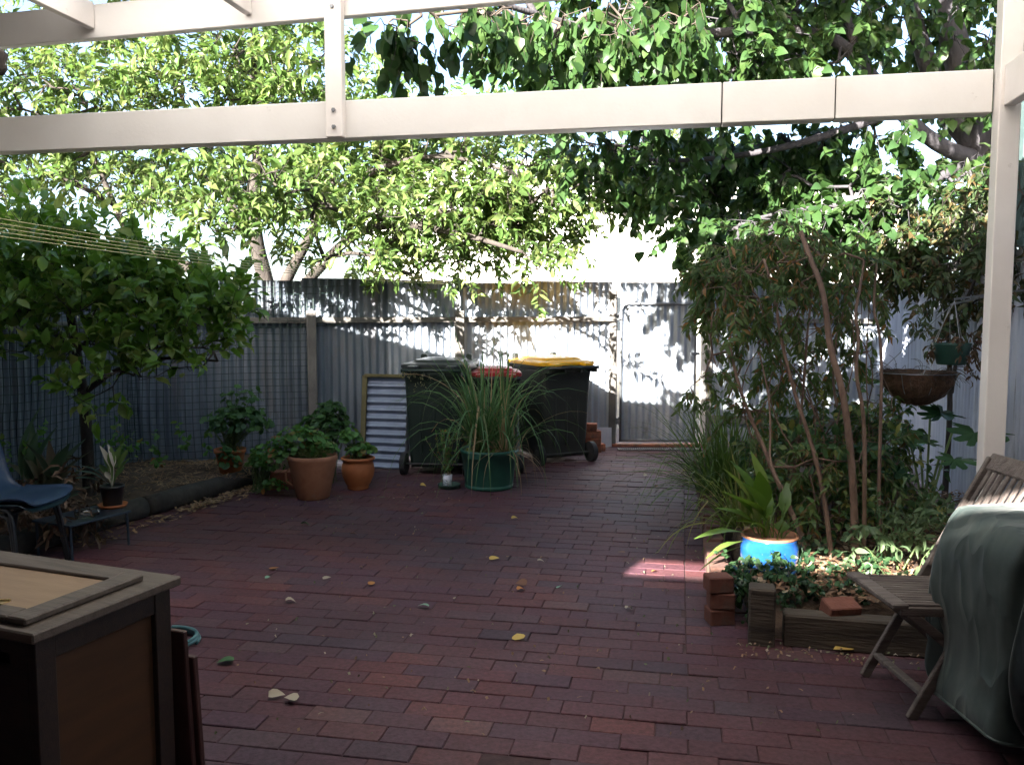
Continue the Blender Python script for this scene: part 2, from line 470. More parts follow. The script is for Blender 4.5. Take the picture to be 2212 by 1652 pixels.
# paving: real bricks, running bond, each slightly uneven
rng = np.random.default_rng(11)
vv = []; ff = []
def brick_top(l0, f0, w, d, gap=.0015):
    z = rng.normal(0, .0016); b = .0028
    tl, tf = rng.normal(0, .004), rng.normal(0, .006)
    x0, x1, y0, y1 = l0 + gap / 2 + rng.uniform(0, .002), l0 + w - gap / 2 - rng.uniform(0, .002), f0 + gap / 2 + rng.uniform(0, .002), f0 + d - gap / 2 - rng.uniform(0, .002)
    n = len(vv)
    for (a, c, zz) in ((x0, y0, -.03), (x1, y0, -.03), (x1, y1, -.03), (x0, y1, -.03),
                       (x0, y0, z - b), (x1, y0, z - b), (x1, y1, z - b), (x0, y1, z - b),
                       (x0 + b, y0 + b, z), (x1 - b, y0 + b, z), (x1 - b, y1 - b, z), (x0 + b, y1 - b, z)):
        dz = 0 if zz < -.02 else (a - l0 - w / 2) * tl + (c - f0 - d / 2) * tf
        vv.append(tuple(P(a, c, zz + dz)))
    for a, b_ in ((0, 4), (4, 8)):
        for k in range(4):
            k2 = (k + 1) % 4; ff.append((n + a + k, n + a + k2, n + b_ + k2, n + b_ + k))
    ff.append((n + 8, n + 9, n + 10, n + 11))
pj = LF(G(1480, 1270)); LJ = pj[0]                 # the straight joint that runs up the yard
bw, bd = .232, .112
row = 0; f = -1.6
while f < 9.75:
    wob = .004 * math.sin(f * 3.1) + rng.normal(0, .002)
    off = (bw / 2 if row % 2 else 0) + rng.normal(0, .012)
    l = LJ - bw + off - bw * 26
    end_ = LJ if f >= 3.75 else LJ + 2.6
    while l < end_ - .001:
        w = min(bw, end_ - l)
        c = P(l + w / 2, f + bd / 2)
        if w > .05 and (c.y < fence_y(c.x) - .02 or c.x > B0.x): brick_top(l, f + wob, w, bd)
        l += bw
    l = LJ; off = (bw / 2 if (row // 1) % 2 == 0 else bw)
    if f < 3.75:
        while l < LJ + 2.6: l += 9
    first = True
    while l < LJ + 2.6:
        w = (off if first else bw); first = False
        c = P(l + w / 2, f)
        brick_top(l, f + wob * .5 + .006, w, bd); l += w
    row += 1; f += bd
o = link_mesh('patio', vv, ff, m_brick); meta(o, kind='structure')
mb = MB(); mb.add([P(-6.6, -2.2, -.005), P(4, -2.2, -.005), P(4, 11, -.005), P(-6.6, 11, -.005)], [(0, 1, 2, 3)])
meta(mb.build('paving_bed', m_sand), kind='structure')

# garden soil (both beds), raised
def soil_patch(name, q00, q10, q11, q01, h, nu=40, nv=28, seed=0, rim=.04):
    vs = []; fs = []
    for j in range(nv + 1):
        for i in range(nu + 1):
            s, t = i / nu, j / nv
            p = (V(q00) * (1 - s) + V(q10) * s) * (1 - t) + (V(q01) * (1 - s) + V(q11) * s) * t
            z = h * min(1, .55 + t * 5) + .035 * noise.noise(V((p.x * 2.2 + seed, p.y * 2.2, 0))) + .018 * noise.noise(V((p.x * 9, p.y * 9, seed)))
            if i in (0, nu) or j in (0, nv): z = -.02
            vs.append((p.x, p.y, z))
    for j in range(nv):
        for i in range(nu):
            a = j * (nu + 1) + i; fs.append((a, a + 1, a + nu + 2, a + nu + 1))
    return link_mesh(name, vs, fs, m_soil, smooth=True)
L0 = G(570, 1037); L1 = G(150, 1165); ldir = (L1 - L0).normalized(); Lend = L0 + ldir * 2.9
fl = fence_at_u(690)
s1 = soil_patch('garden_soil', L0 + V((0, .03, 0)), Lend + V((0, .03, 0)), V((-4.6, 6.4, 0)) + V((-.4, 1.9, 0)), fl + V((0, .1, 0)), .13, seed=3)
meta(s1, kind='structure')
E0 = G(1612, 1388); E1 = G(2025, 1425)              # right bed, front edge
Ledge = G(1520, 1000)
s2 = soil_patch('garden_soil', E0 + V((.05, .05, 0)), E1 + (E1 - E0) * .35 + V((0, .05, 0)), R_far + V((.1, .1, 0)), Ledge + V((.08, .4, 0)), .17, seed=8)
meta(s2, kind='structure')
def bed_z(p, h=.15): return h

# ---------------- corrugated fences
def corr(name, p, q, z0, z1, mat, parent, pitch=.076, amp=.0125, ztop=None, off=0.0, rows=5, seed=0, horiz=False):
    p, q = V(p), V(q); d = q - p; L_ = d.length; d.normalize(); n = V((d.y, -d.x, 0))
    m = max(2, int(L_ / pitch * 10)); vs = []; fs = []
    for j in range(rows + 1):
        t = j / rows
        for i in range(m + 1):
            s = i / m * L_
            zt = z1 if ztop is None else z1 + ztop(s)
            z = z0 + (zt - z0) * t
            w = amp * math.sin(2 * math.pi * s / pitch) + .005 * noise.noise(V((s * 1.3, z * 1.3, seed))) + off
            b = p + d * s + n * w; vs.append((b.x, b.y, z))
    for j in range(rows):
        for i in range(m):
            a = j * (m + 1) + i; fs.append((a, a + 1, a + m + 2, a + m + 1))
    # give the sheet a thickness
    k = len(vs); vs += [(x - n.x * .0015, y - n.y * .0015, z) for x, y, z in vs]
    fs += [tuple(i + k for i in f[::-1]) for f in fs]
    for i in range(m): a = rows * (m + 1) + i; fs.append((a + 1, a, a + k, a + 1 + k))
    return link_mesh(name, vs, fs, mat, parent, smooth=True)
def fence(name, label, p, q, z1, mat, sheet=.8, posts=(), rails=((1.36, .05),), seed=0, front=1, z0=.02, postmat=None, post_h=1.7, wmin=.2, shade_len=0):
    root = thing(name, label, 'fence', (p + q) / 2)
    d = (q - p); L_ = d.length; d.normalize(); n = V((d.y, -d.x, 0))
    r = random.Random(seed); s = 0; i = 0
    while s < L_ - .01:
        w = min(sheet * r.uniform(.94, 1.05), L_ - s)
        if L_ - s - w < wmin: w = L_ - s
        dz = r.uniform(-.018, .018)
        corr('corrugated_sheet', p + d * s, p + d * (s + w + (.03 if s + w < L_ - .05 else 0)), z0 + r.uniform(0, .02), z1 + dz, mat if not (shade_len and s < shade_len) else m_galv_b, root, off=(.0035 if i % 2 else -.0015) - .0, seed=seed + i)
        s += w; i += 1
    for zr, hh in rails:
        mb = MB(); mb.bar(p + n * (.045 * front) + V((0, 0, zr)), q + n * (.045 * front) + V((0, 0, zr)), .045, hh, bev=.004); mb.build('rail', postmat or m_rail, root)
    for s in posts:
        b = p + d * s + n * (.095 * front)
        mb = MB(); mb.box((b.x, b.y, post_h / 2 - .02), (.085, .075, post_h + .04), rz=math.atan2(d.y, d.x), bev=.006); mb.build('post', postmat or m_rail, root)
    return root
def along(u): return (fence_at_u(u) - C_L).length
Bfence_r = V((B0.x - .05, fence_y(B0.x - .05), 0))
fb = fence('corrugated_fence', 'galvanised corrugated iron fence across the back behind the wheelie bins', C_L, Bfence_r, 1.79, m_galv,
           posts=(along(668), along(986)), rails=((1.40, .055),), seed=4, post_h=1.49, shade_len=1.7)  # left sheets up to this length take the shade-darkened copy
mb = MB(); pp = fence_at_u(984); mb.bar(pp + V((.03, -.06, 1.40)), pp + V((.03, -.06, 1.86)), .03, .03); mb.build('pipe', m_steel, fb)
# side fence on the left, mostly behind the citrus
SL = C_L + V((-.95, -3.6, 0))
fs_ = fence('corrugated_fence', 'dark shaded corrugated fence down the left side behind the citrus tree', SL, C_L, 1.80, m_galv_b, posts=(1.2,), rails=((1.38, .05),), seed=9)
# gate and its posts
g = thing('gate', 'corrugated iron gate with rounded tube frame at the end of the path', 'gate', B0)
gd = (G1 - B0).normalized(); gn = V((gd.y, -gd.x, 0))
corr('corrugated_sheet', B0 + gd * .035, G1 - gd * .03, .055, 1.80, m_galv, g, seed=31)
a0, a1 = B0 + gd * .045 + gn * .028, G1 - gd * .04 + gn * .028
zt = 1.565; r_ = .07
fr = [a0 + V((0, 0, .05)), a0 + V((0, 0, zt - r_)), a0 + gd * .02 + V((0, 0, zt - .02)), a0 + gd * r_ + V((0, 0, zt)), a1 - gd * r_ + V((0, 0, zt)), a1 - gd * .02 + V((0, 0, zt - .02)), a1 + V((0, 0, zt - r_)), a1 + V((0, 0, .05))]
mb = MB(); mb.tube(fr, .0145, n=8); mb.tube([a0 + V((0, 0, .06)), a1 + V((0, 0, .06))], .0145, n=8); mb.build('frame', m_steel, g, smooth=True)
for z in (.28, 1.42):
    mb = MB(); mb.box(a0 - gd * .03 + V((0, 0, z)), (.05, .03, .07), rz=math.atan2(gd.y, gd.x), bev=.005); mb.tube([a0 - gd * .015 + V((0, -.01, z - .05)), a0 - gd * .015 + V((0, -.01, z + .05))], .01); mb.build('hinge', m_steel, g)
mb = MB(); mb.box(a1 + V((0, -.02, 1.02)), (.09, .025, .035), bev=.004); mb.tube([a1 + V((-.05, -.045, 1.02)), a1 + V((.02, -.045, 1.02))], .008); mb.build('latch', m_steel, g)
gp = thing('gate_post', 'tall grey gate post on the hinge side beside the paper sheet', 'post', B0 - gd * .045)
mb = MB(); b = B0 - gd * .05; mb.box((b.x, b.y - .03, .86), (.075, .075, 1.72), bev=.006); mb.build('post', m_rail, gp)
mb = MB(); mb.box((b.x + .045, b.y - .012, .93), (.018, .03, 1.86), bev=.003); mb.build('jamb', m_white, gp)
gp = thing('gate_post', 'pale gate post on the latch side next to the strappy plant', 'post', G1 + gd * .04)
mb = MB(); b = G1 + gd * .05; mb.box((b.x, b.y - .02, .92), (.06, .07, 1.84), bev=.006); mb.build('post', m_white, gp)
mb = MB(); mb.box((b.x + .065, b.y - .02, .85), (.06, .06, 1.7), bev=.006); mb.build('stop_post', m_rail, gp)
# fence right of the gate, and the blue-grey fence down the right side
fr_ = fence('corrugated_fence', 'sunlit corrugated fence between the gate and the right corner', V((G1.x + .15, G1.y + .01, 0)), R_far, 1.79, m_galv, rails=((1.38, .05), (.30, .09)), seed=14)
fside = fence('corrugated_fence', 'blue-grey corrugated fence down the right side behind the hanging baskets', R_far, rf(1.2), 1.80, m_blue_fence, sheet=.8, rails=(), seed=21, wmin=.3)
mb = MB(); mb.bar(R_far + V((-.0, 0, 1.83)), rf(1.2) + V((0, 0, 1.83)), .05, .07); mb.build('capping_rail', m_rail, fside)

# drain in front of the gate
dr = thing('drain_grate', 'narrow slotted drain across the path at the gate', 'drain', G(1420, 972))
p, q = G(1335, 972), G(1515, 972); mb = MB(); mb.bar(p + V((0, 0, .002)), q + V((0, 0, .002)), .10, .012); mb.build('channel', surf('drain_dark', [(.02, .02, .02), (.04, .04, .04)], .8), dr)
mb = MB()
for i in range(40):
    a = p.lerp(q, (i + .5) / 40); mb.box(a + V((0, 0, .012)), (.008, .09, .008))
mb.bar(p + V((0, -.047, .012)), q + V((0, -.047, .012)), .008, .01); mb.bar(p + V((0, .047, .012)), q + V((0, .047, .012)), .008, .01)
mb.build('grate', m_steel, dr)
# threshold step
mb = MB(); mb.bar(B0 + V((-.05, -.05, .015)), G1 + V((.1, -.05, .015)), .1, .03, bev=.006); o = mb.build('threshold', m_brick_red, at=B0); meta(o, 'low brick threshold under the corrugated gate', 'step')

# ---------------- black-green trellis netting
def netting(name, label, p, q, z0, z1, off, cell=.062, seed=0, rr=.003):
    d = (q - p); L_ = d.length; d.normalize(); n = V((d.y, -d.x, 0)); mb = MB()
    def pt(s, z):
        w = off + .03 * noise.noise(V((s * .9, z * .9, seed))) + .012 * noise.noise(V((s * 4, z * 4, seed + 5)))
        dx = .05 * noise.noise(V((s * .8 + 7, z * 1.1, seed))); dz = .045 * noise.noise(V((s * .8, z * .9 + 9, seed)))
        return p + d * (s + dx) + n * w + V((0, 0, z + dz))
    ns = int(L_ / cell); nz = int((z1 - z0) / cell)
    for i in range(ns + 1):
        mb.tube([pt(i * cell, z0 + (z1 - z0) * j / 14) for j in range(15)], rr, n=3, cap=False)
    for j in range(nz + 1):
        mb.tube([pt(L_ * i / 40, z0 + j * cell) for i in range(41)], rr, n=3, cap=False)
    o = mb.build(name, m_net, at=p); return meta(o, label, 'netting')
netting('plant_netting', 'lower sheet of black square netting against the back fence left of the pots', C_L, fence_at_u(664), .16, 1.38, .11, seed=2)
netting('plant_netting', 'upper strip of black square netting hanging over the top of the back fence', fence_at_u(440), fence_at_u(742), 1.36, 1.78, .06, seed=6)
netting('plant_netting', 'black square netting on the side fence behind the citrus tree', SL + V((.3, 1, 0)), C_L, .2, 1.6, .1, seed=12)

# ---------------- verandah
ver = thing('verandah', 'cream painted verandah frame of beams, posts and rafters over the patio', 'verandah', P(1.4, 4.08))
pr = A(2143, 700, 3.78); FB = LF((pr.x, pr.y))[1]
def beam_pt(u, v, fpl):                                # where a view ray meets the beam's plane (constant f)
    kx, kz = ray(u, v); Y = fpl / (kx * Ss + Cc); return V((kx * Y, Y, H + kz * Y))
lr, zb = LF(beam_pt(2143, 244, FB))[0], beam_pt(2128, 244, FB).z
zt = beam_pt(2128, 150, FB).z
def lat(u, v=200): return LF(beam_pt(u, v, FB))[0]
mbs = [(lat(-140), lat(1558.5)), (lat(1561.5), lat(1804)), (lat(1807), lr)]
for a, b in mbs:
    mb = MB(); mb.bar(P(a, FB + .045, (zb + zt) / 2), P(b, FB + .045, (zb + zt) / 2), .09, zt - zb, bev=.004); mb.build('beam', m_white_beam, ver)
mb = MB(); mb.bar(P(lat(1500), FB + .05, (zb + zt) / 2), P(lat(1860), FB + .05, (zb + zt) / 2), .07, zt - zb - .01); mb.build('beam_core', surf('dark_gap', [(.03, .028, .025), (.05, .045, .04)], .9), ver)
# upper beam
zu0 = beam_pt(0, 103, FB).z; zu1 = beam_pt(1000, 12, FB).z
zu = (zu0 + zu1) / 2; l0u, l1u = lat(-120), lr + .12
mb = MB(); mb.bar(P(l0u, FB + .03, zu0 + .085), P(l1u, FB + .03, zu0 + .085 + (zu1 - zu0) * (l1u - l0u) / (lat(1000) - l0u)), .05, .17, bev=.004); mb.build('beam', m_white_beam, ver)
# rafters
m_shadepaint = m_white
for ur in (-420, 205, 545, 1120, 1700, 2300):
    a = LF(beam_pt(ur, 66, FB))[0]
    z = zu0 + (zu1 - zu0) * (a - l0u) / (lat(1000) - l0u) + .045
    mb = MB(); mb.bar(P(a - .02, FB, z + .065), P(a - .02, -.9, z + .065), .04, .13, bev=.003); mb.build('rafter', m_white, ver)
# hanging post on the left, and full post on the right
def post(u0, u1, v, zlo, zhi, dep=.07, proud=.055):
    a, b = LF(beam_pt(u0, v, FB - proud))[0], LF(beam_pt(u1, v, FB - proud))[0]
    mb = MB(); c = P((a + b) / 2, FB - proud + dep / 2, (zlo + zhi) / 2); mb.box(c, (b - a, dep, zhi - zlo), rz=-TH, bev=.004); mb.build('post', m_white, ver); return a, b
pa, pb = post(703, 739, 250, zb - .003, 3.2, dep=.052, proud=.055)
for z in (zb + .045, zb + .125, zu0 + .07):
    mb = MB(); c = P((pa + pb) / 2, FB - .056, z); mb.tube([c, c + V((-Ss, -Cc, 0)) * .01], [.011, .009], n=6); mb.build('bolt', m_steel, ver)
post(-185, -140, 480, -.01, 3.2, dep=.085, proud=.06)
pa, pb = post(2147, 2195, 480, -.01, 3.2, dep=.085, proud=.06)
for dz in (.06, .15):
    mb = MB(); c = P((pa + pb) / 2 + .005, FB - .061, zb + dz); mb.tube([c, c + V((-Ss, -Cc, 0)) * .01], [.010, .008], n=6); mb.build('bolt', m_steel, ver)
mb = MB(); mb.bar(P(pb - .045, FB - .06, zt - .085), P(pb - .045, -.9, zt - .085), .05, .17, bev=.004); mb.build('side_beam', m_white, ver)
# roof sheets (corrugated), plus an unseen translucent strip added to brighten beams and post
m_roof = surf('roof_sheet', [(.2, .21, .27), (.3, .31, .38)], .5, 5, metal=.3)
m_light_sheet, nt, b_ = _base('light_sheet_diffuser')
tr = nt.nodes.new('ShaderNodeBsdfTranslucent'); tr.inputs[0].default_value = (.95, .93, .9, 1)
gl = nt.nodes.new('ShaderNodeBsdfDiffuse'); gl.inputs[0].default_value = (.8, .8, .78, 1)
mx = nt.nodes.new('ShaderNodeMixShader'); mx.inputs[0].default_value = .8
nt.links.new(gl.outputs[0], mx.inputs[1]); nt.links.new(tr.outputs[0], mx.inputs[2]); nt.links.new(mx.outputs[0], nt.nodes['Material Output'].inputs[0])
def roof(name, mat, f0, f1, l0, l1, z0=3.215, pitch=.076, amp=.008):
    m = int((l1 - l0) / pitch * 6); vs = []; fs = []
    for i in range(m + 1):
        l = l0 + (l1 - l0) * i / m; z = z0 + amp * math.sin(2 * math.pi * l / pitch)
        vs += [tuple(P(l, f0, z)), tuple(P(l, f1, z))]
    for i in range(m): fs.append((i * 2, i * 2 + 2, i * 2 + 3, i * 2 + 1))
    return link_mesh(name, vs, fs, mat, ver, smooth=True)
RL0, RL1 = -9.0, 5.2
F_CL0, F_CL1, L_CL0, L_CL1 = 2.95, 3.9, -3.0, 1.5
roof('roof_sheet', m_roof, -1.27, F_CL0, RL0, RL1)
roof('roof_sheet', m_roof, F_CL1, FB + .1, RL0, RL1)
roof('roof_sheet', m_roof, F_CL0, F_CL1, RL0, L_CL0)
roof('roof_sheet', m_roof, F_CL0, F_CL1, L_CL1, RL1)
roof('added_light_sheet', m_light_sheet, F_CL0, F_CL1, L_CL0, L_CL1)
# timber lattice above the right fence
m_lat = surf('lattice_paint', [(.05, .085, .085), (.085, .13, .125)], .8, 8, bump=.2)
la, lb = rf(5.35), rf(3.3); d = (lb - la); LL = d.length; d.normalize()
lt = thing('lattice_screen', 'faded green diagonal lattice screen above the right fence beside the post', 'lattice', la)
for sgn in (1, -1):
    mb = MB(); s = -1.6
    while s < LL:
        pts = []
        a, b = max(s, 0), min(s + 1.55, LL)
        if b - a > .05:
            if sgn > 0: z0_, z1_ = 1.9 + (a - s), 1.9 + (b - s)
            else: z0_, z1_ = 3.45 - (a - s), 3.45 - (b - s)
            nrm = V((d.y, -d.x, 0)); o_ = nrm * (.006 * sgn)
            mb.bar(la + d * a + o_ + V((0, 0, z0_)), la + d * b + o_ + V((0, 0, z1_)), .032, .008, up=nrm)
        s += .085
    mb.build('slats', m_lat, lt)
mb = MB()
for z in (1.9, 3.45): mb.bar(la + V((0, 0, z)), lb + V((0, 0, z)), .05, .045)
mb.bar(la + V((0, 0, 1.9)), la + V((0, 0, 3.45)), .05, .05); mb.build('frame', m_lat, lt)

# the house behind the viewer: it and its eave keep the yard in shade but for one slot of light
m_wall = surf('render_wall', [(.08, .07, .06), (.11, .09, .08)], .9, 5, bump=.2)
hs = thing('house', 'brick house wall with eave behind the patio', 'house', P(0, -1.6))
mb = MB(); mb.bar(P(-9, -1.35, 1.49), P(6, -1.35, 1.49), .2, 2.98); mb.build('wall', m_wall, hs)
mb = MB(); mb.bar(P(-9, -1.2, 2.997), P(6, -1.2, 2.997), .1, .03); mb.build('gutter', m_steel, hs)
L_slot = -.36 - SUN_L * 6.1 + .05
mb = MB(); mb.bar(P(-9, -1.23, 3.18), P(L_slot, -1.23, 3.18), .1, .40); mb.build('slot_block', m_wall, hs)  # unseen block added to cut off the light slot on the left
mb = MB(); c = P(1.2, -1.24, 1.5); mb.box(c, (1.5, .05, 1.3), rz=-TH); mb.build('window', surf('window_dark', [(.02, .025, .03), (.03, .035, .04)], .1), hs)
mb = MB(); mb.bar(P(-5.2, -1.2, 1.5), P(-5.2, 2.6, 1.5), .15, 3.0); mb.build('wing_wall', m_wall, hs)

# ================================================================== TREES AND PLANTS
m_bark = surf('bark_dark', [(.02, .016, .014), (.045, .037, .032), (.065, .054, .046)], .95, 10, bump=.8, bscale=60, stretch=(1, 1, .35))
m_bark_g = surf('bark_grey', [(.03, .028, .033), (.055, .05, .056), (.075, .07, .075)], .95, 8, bump=.9, bscale=50, stretch=(1, 1, .25))
m_stem = surf('stem_brown', [(.11, .065, .045), (.2, .125, .09), (.26, .17, .12)], .9, 14, bump=.7, bscale=80, stretch=(1, 1, .4))
m_stem_g = surf('stem_green', [(.06, .1, .03), (.11, .15, .05)], .6, 10)
m_twig = surf('twig', [(.05, .038, .03), (.09, .07, .055)], .95, 12)
ml_back = leafmat('leaf_back_tree', [(.06, .115, .03), (.10, .17, .045), (.075, .135, .035), (.17, .21, .07), (.055, .10, .03), (.13, .19, .06)], .36, .3)
ml_pear = leafmat('leaf_heart', [(.028, .065, .018), (.042, .09, .024), (.036, .078, .028), (.06, .105, .028), (.032, .07, .024)], .36, .35)
ml_citrus = leafmat('leaf_citrus', [(.08, .18, .03), (.12, .24, .04), (.09, .19, .032), (.18, .29, .06), (.065, .145, .028), (.27, .33, .09)], .36, .3)
ml_nand = leafmat('leaf_nandina', [(.06, .105, .035), (.09, .15, .042), (.075, .125, .04), (.12, .165, .045), (.08, .13, .045), (.32, .16, .06), (.09, .13, .04)], .36, .4, pos=[0, .2, .4, .6, .8, .93, .97])
ml_dark = leafmat('leaf_climber', [(.03, .055, .02), (.05, .075, .025), (.04, .06, .02), (.11, .07, .03), (.045, .07, .025)], .25, .5, pos=[0, .3, .6, .93, .97])
ml_far = leafmat('leaf_far_tree', [(.17, .22, .09), (.25, .3, .12), (.2, .26, .1)], .4, .5)

# 1. spreading tree beyond the back fence, boughs reaching over it
YB = 9.3
def AA(lst, Y): return [A(u, v, Y if len(w) == 0 else w[0]) for u, v, *w in lst]
base = A(590, 700, 9.4); base.z = -.05
l_main = [base, A(585, 660, 9.4), A(572, 600, 9.3), A(552, 520, 9.2), A(548, 430, 9.2), A(560, 320, 9.3), A(545, 200, 9.6), A(560, 90, 9.9)]
l2 = [A(585, 680, 9.4), A(625, 590, 9.2), A(665, 520, 9.0), A(705, 430, 8.9), A(740, 340, 9.0), A(760, 220, 9.4)]
l3 = [A(590, 690, 9.4), A(680, 590, 9.0), A(760, 505, 8.7), A(850, 480, 8.4), A(1000, 505, 8.1), A(1130, 545, 7.9)]
l4 = [A(580, 690, 9.4), A(440, 590, 9.3), A(360, 560, 9.2), A(290, 535, 9.1), A(245, 440, 9.2), A(200, 330, 9.4)]
l5 = [A(552, 520, 9.2), A(490, 430, 9.2), A(440, 330, 9.4), A(380, 180, 9.8)]
l6 = [A(705, 430, 8.9), A(820, 360, 8.6), A(950, 330, 8.4), A(1100, 370, 8.3)]
l7 = [A(245, 440, 9.2), A(150, 390, 9.0), A(40, 360, 8.8), A(-60, 330, 8.8)]
clb = [(80, 175, 8.7, 120, 75, .7, 48), (300, 140, 8.8, 130, 90, .7, 74), (510, 120, 8.8, 120, 90, .7, 80), (660, 150, 8.7, 100, 95, .7, 64), (820, 190, 8.6, 75, 38, .5, 16),
       (60, 90, 8.8, 120, 40, .7, 16), (400, 40, 8.9, 260, 50, .8, 36), (210, 215, 8.7, 200, 40, .6, 46), (560, 215, 8.7, 180, 40, .6, 46), (800, 260, 8.5, 120, 40, .5, 26), (1000, 260, 8.4, 120, 40, .5, 26), (-90, 250, 8.8, 120, 120, .8, 40),
       (60, 365, 9.6, 120, 48, .8, 52), (250, 350, 9.9, 110, 42, .9, 44), (430, 370, 9.9, 120, 60, .9, 62), (590, 385, 9.9, 110, 75, .8, 60), (760, 380, 9.6, 120, 75, .8, 72),
       (930, 350, 9.2, 130, 60, .8, 70), (1100, 370, 9.0, 120, 70, .8, 66), (870, 450, 8.3, 130, 55, .4, 60), (880, 470, 7.5, 90, 40, .3, 9), (1010, 460, 8.4, 120, 55, .4, 66), (1180, 450, 8.8, 110, 60, .5, 60),
       (1120, 520, 8.9, 95, 45, .4, 60), (990, 540, 8.6, 90, 32, .3, 40), (640, 440, 7.6, 120, 35, .4, 22), (480, 480, 7.3, 70, 35, .4, 22), (790, 540, 7.6, 60, 25, .3, 10), (560, 380, 7.3, 120, 40, .5, 34), (760, 390, 8.6, 120, 60, .5, 50), (640, 450, 9.6, 110, 40, .3, 30), (340, 440, 9.2, 60, 40, .6, 20),
       (640, 570, 7.8, 60, 12, .3, 5), (200, -140, 9, 420, 140, 1.4, 120), (700, -160, 9, 380, 140, 1.4, 110), (-200, 40, 8.6, 130, 220, 1.3, 90), (-260, 300, 7.8, 130, 200, 1.3, 90), (440, 530, 9.2, 40, 20, .4, 7), (810, 540, 8.6, 60, 28, .5, 12), (180, 400, 9.0, 90, 30, .6, 22), (30, 450, 8.8, 70, 50, .6, 26),  # clumps above the view are unseen, added to shade the left side
       (870, 590, 8.3, 70, 12, .4, 10), (1160, 585, 7.9, 40, 20, .4, 8), (1290, 400, 8.4, 50, 40, .5, 16), (-120, 420, 8.8, 100, 100, .7, 40)]
t1, anch1 = tree('leafy_tree', 'spreading leafy tree beyond the back fence, its dark limbs fanning above the netting', base,
     [(l_main, (.12, .03)), (l2, (.08, .02)), (l3, (.075, .016)), (l4, (.09, .018)), (l5, (.055, .014)), (l6, (.045, .01)), (l7, (.035, .008))],
     clb, m_bark, ml_back, T_LANCE, seed=5, tl=.40, nl=18, ls=.11, hang=-.05, up=.2, r0=.0022, rmax=.03)

# 2. big heart-leaved tree leaning over from the right
bt = V((3.95, 7.5, -.05))
tr0 = [bt, A(2150, 420, 7.4), A(2118, 330, 7.3), A(2098, 240, 7.2), A(2072, 130, 7.1), A(2040, 10, 7.1), A(2010, -120, 7.1)]
tr1 = [A(2118, 330, 7.3), A(2040, 240, 7.2), A(2008, 150, 7.1), A(1975, 50, 7.1), A(1940, -90, 7.1)]
bo = [A(2130, 350, 7.3), A(2030, 320, 7.1), A(1940, 240, 6.9), A(1868, 145, 6.7), A(1800, 78, 6.6), A(1700, 62, 6.5), A(1560, 72, 6.3), A(1400, 78, 6.1), A(1260, 62, 5.9), A(1120, 20, 5.5), A(950, -30, 5.1)]
bo2 = [A(1868, 145, 6.7), A(1835, 60, 6.6), A(1800, -40, 6.6)]
bo3 = [A(1940, 240, 6.9), A(1800, 290, 6.9), A(1650, 330, 7.0), A(1480, 350, 7.2), A(1330, 340, 7.5)]
bo4 = [A(2110, 330, 7.3), A(2010, 400, 7.1), A(1880, 440, 6.9), A(1740, 450, 6.9), A(1640, 470, 6.8)]
bo5 = [A(1700, 62, 6.5), A(1600, 140, 6.4), A(1520, 200, 6.5)]
clp = [(2110, 110, 7.0, 70, 70, .3, 12), ((.5, 5.2, 4.35), (.9, .5, .45), 48), ((2.2, 5.4, 4.4), (.9, .5, .5), 60), ((1.4, 5.8, 5.1), (1.2, .6, .5), 60), ((-.6, 5.4, 4.7), (.8, .5, .5), 30), (1290, 330, 7.0, 120, 50, .5, 15), (1430, 340, 6.8, 110, 60, .5, 15), (1480, 250, 6.3, 120, 40, .4, 10), ((1.9, 4.75, 4.7), (1.1, .45, .6), 100), (1500, -180, 7.0, 420, 110, 1.2, 120), (2100, -160, 7.0, 300, 140, 1.2, 90), (1000, -200, 7.5, 300, 110, 1.2, 60), (1050, 20, 7.2, 60, 40, .4, 16), (1480, 20, 7.2, 140, 60, .5, 60), (1660, 30, 7.4, 120, 60, .5, 50), (2030, 180, 7.8, 40, 60, .3, 10), (1160, 90, 6.4, 90, 70, .5, 34), (1300, 60, 6.3, 110, 60, .6, 44), (1440, 110, 6.3, 110, 65, .6, 50), (1580, 40, 6.6, 130, 50, .6, 40), (1600, 130, 6.5, 120, 40, .6, 38),  # clumps above the view are unseen canopy added to shade trunks and yard
       (1740, 120, 6.7, 110, 40, .6, 36), (1850, 20, 6.8, 90, 50, .6, 26), (1750, 10, 6.8, 120, 40, .6, 26), (1930, 60, 7.3, 70, 60, .5, 20), (2120, 60, 7.3, 80, 80, .6, 28), (2180, 180, 7.3, 60, 90, .5, 22),
       (1400, -10, 6.6, 300, 50, .8, 40), (1200, 170, 6.3, 50, 25, .4, 10), (1400, 170, 6.5, 110, 22, .5, 18),
       (1280, 320, 8.9, 120, 48, .5, 60), (1430, 330, 8.7, 120, 62, .5, 74), (1590, 330, 8.3, 120, 60, .5, 70), (1740, 320, 7.6, 120, 50, .5, 60), (1880, 300, 7.0, 80, 40, .6, 26),
       (1380, 400, 8.8, 70, 45, .4, 32), (1530, 410, 8.4, 110, 50, .5, 60), (1700, 410, 7.6, 110, 45, .5, 48), (1850, 420, 6.9, 70, 60, .5, 16), (1600, 490, 6.8, 90, 45, .5, 36),
       (1740, 490, 6.7, 110, 45, .5, 40), (1880, 480, 6.7, 90, 50, .5, 32), (1500, 490, 6.9, 50, 40, .4, 14), (2080, 400, 7.0, 50, 90, .5, 30), (2080, 250, 7.3, 50, 30, .4, 8), (1960, 390, 7.0, 50, 25, .4, 10),
       (1560, 555, 6.6, 60, 30, .4, 14), (2150, 500, 6.6, 70, 60, .5, 26), (1560, 560, 6.8, 40, 40, .4, 10)]
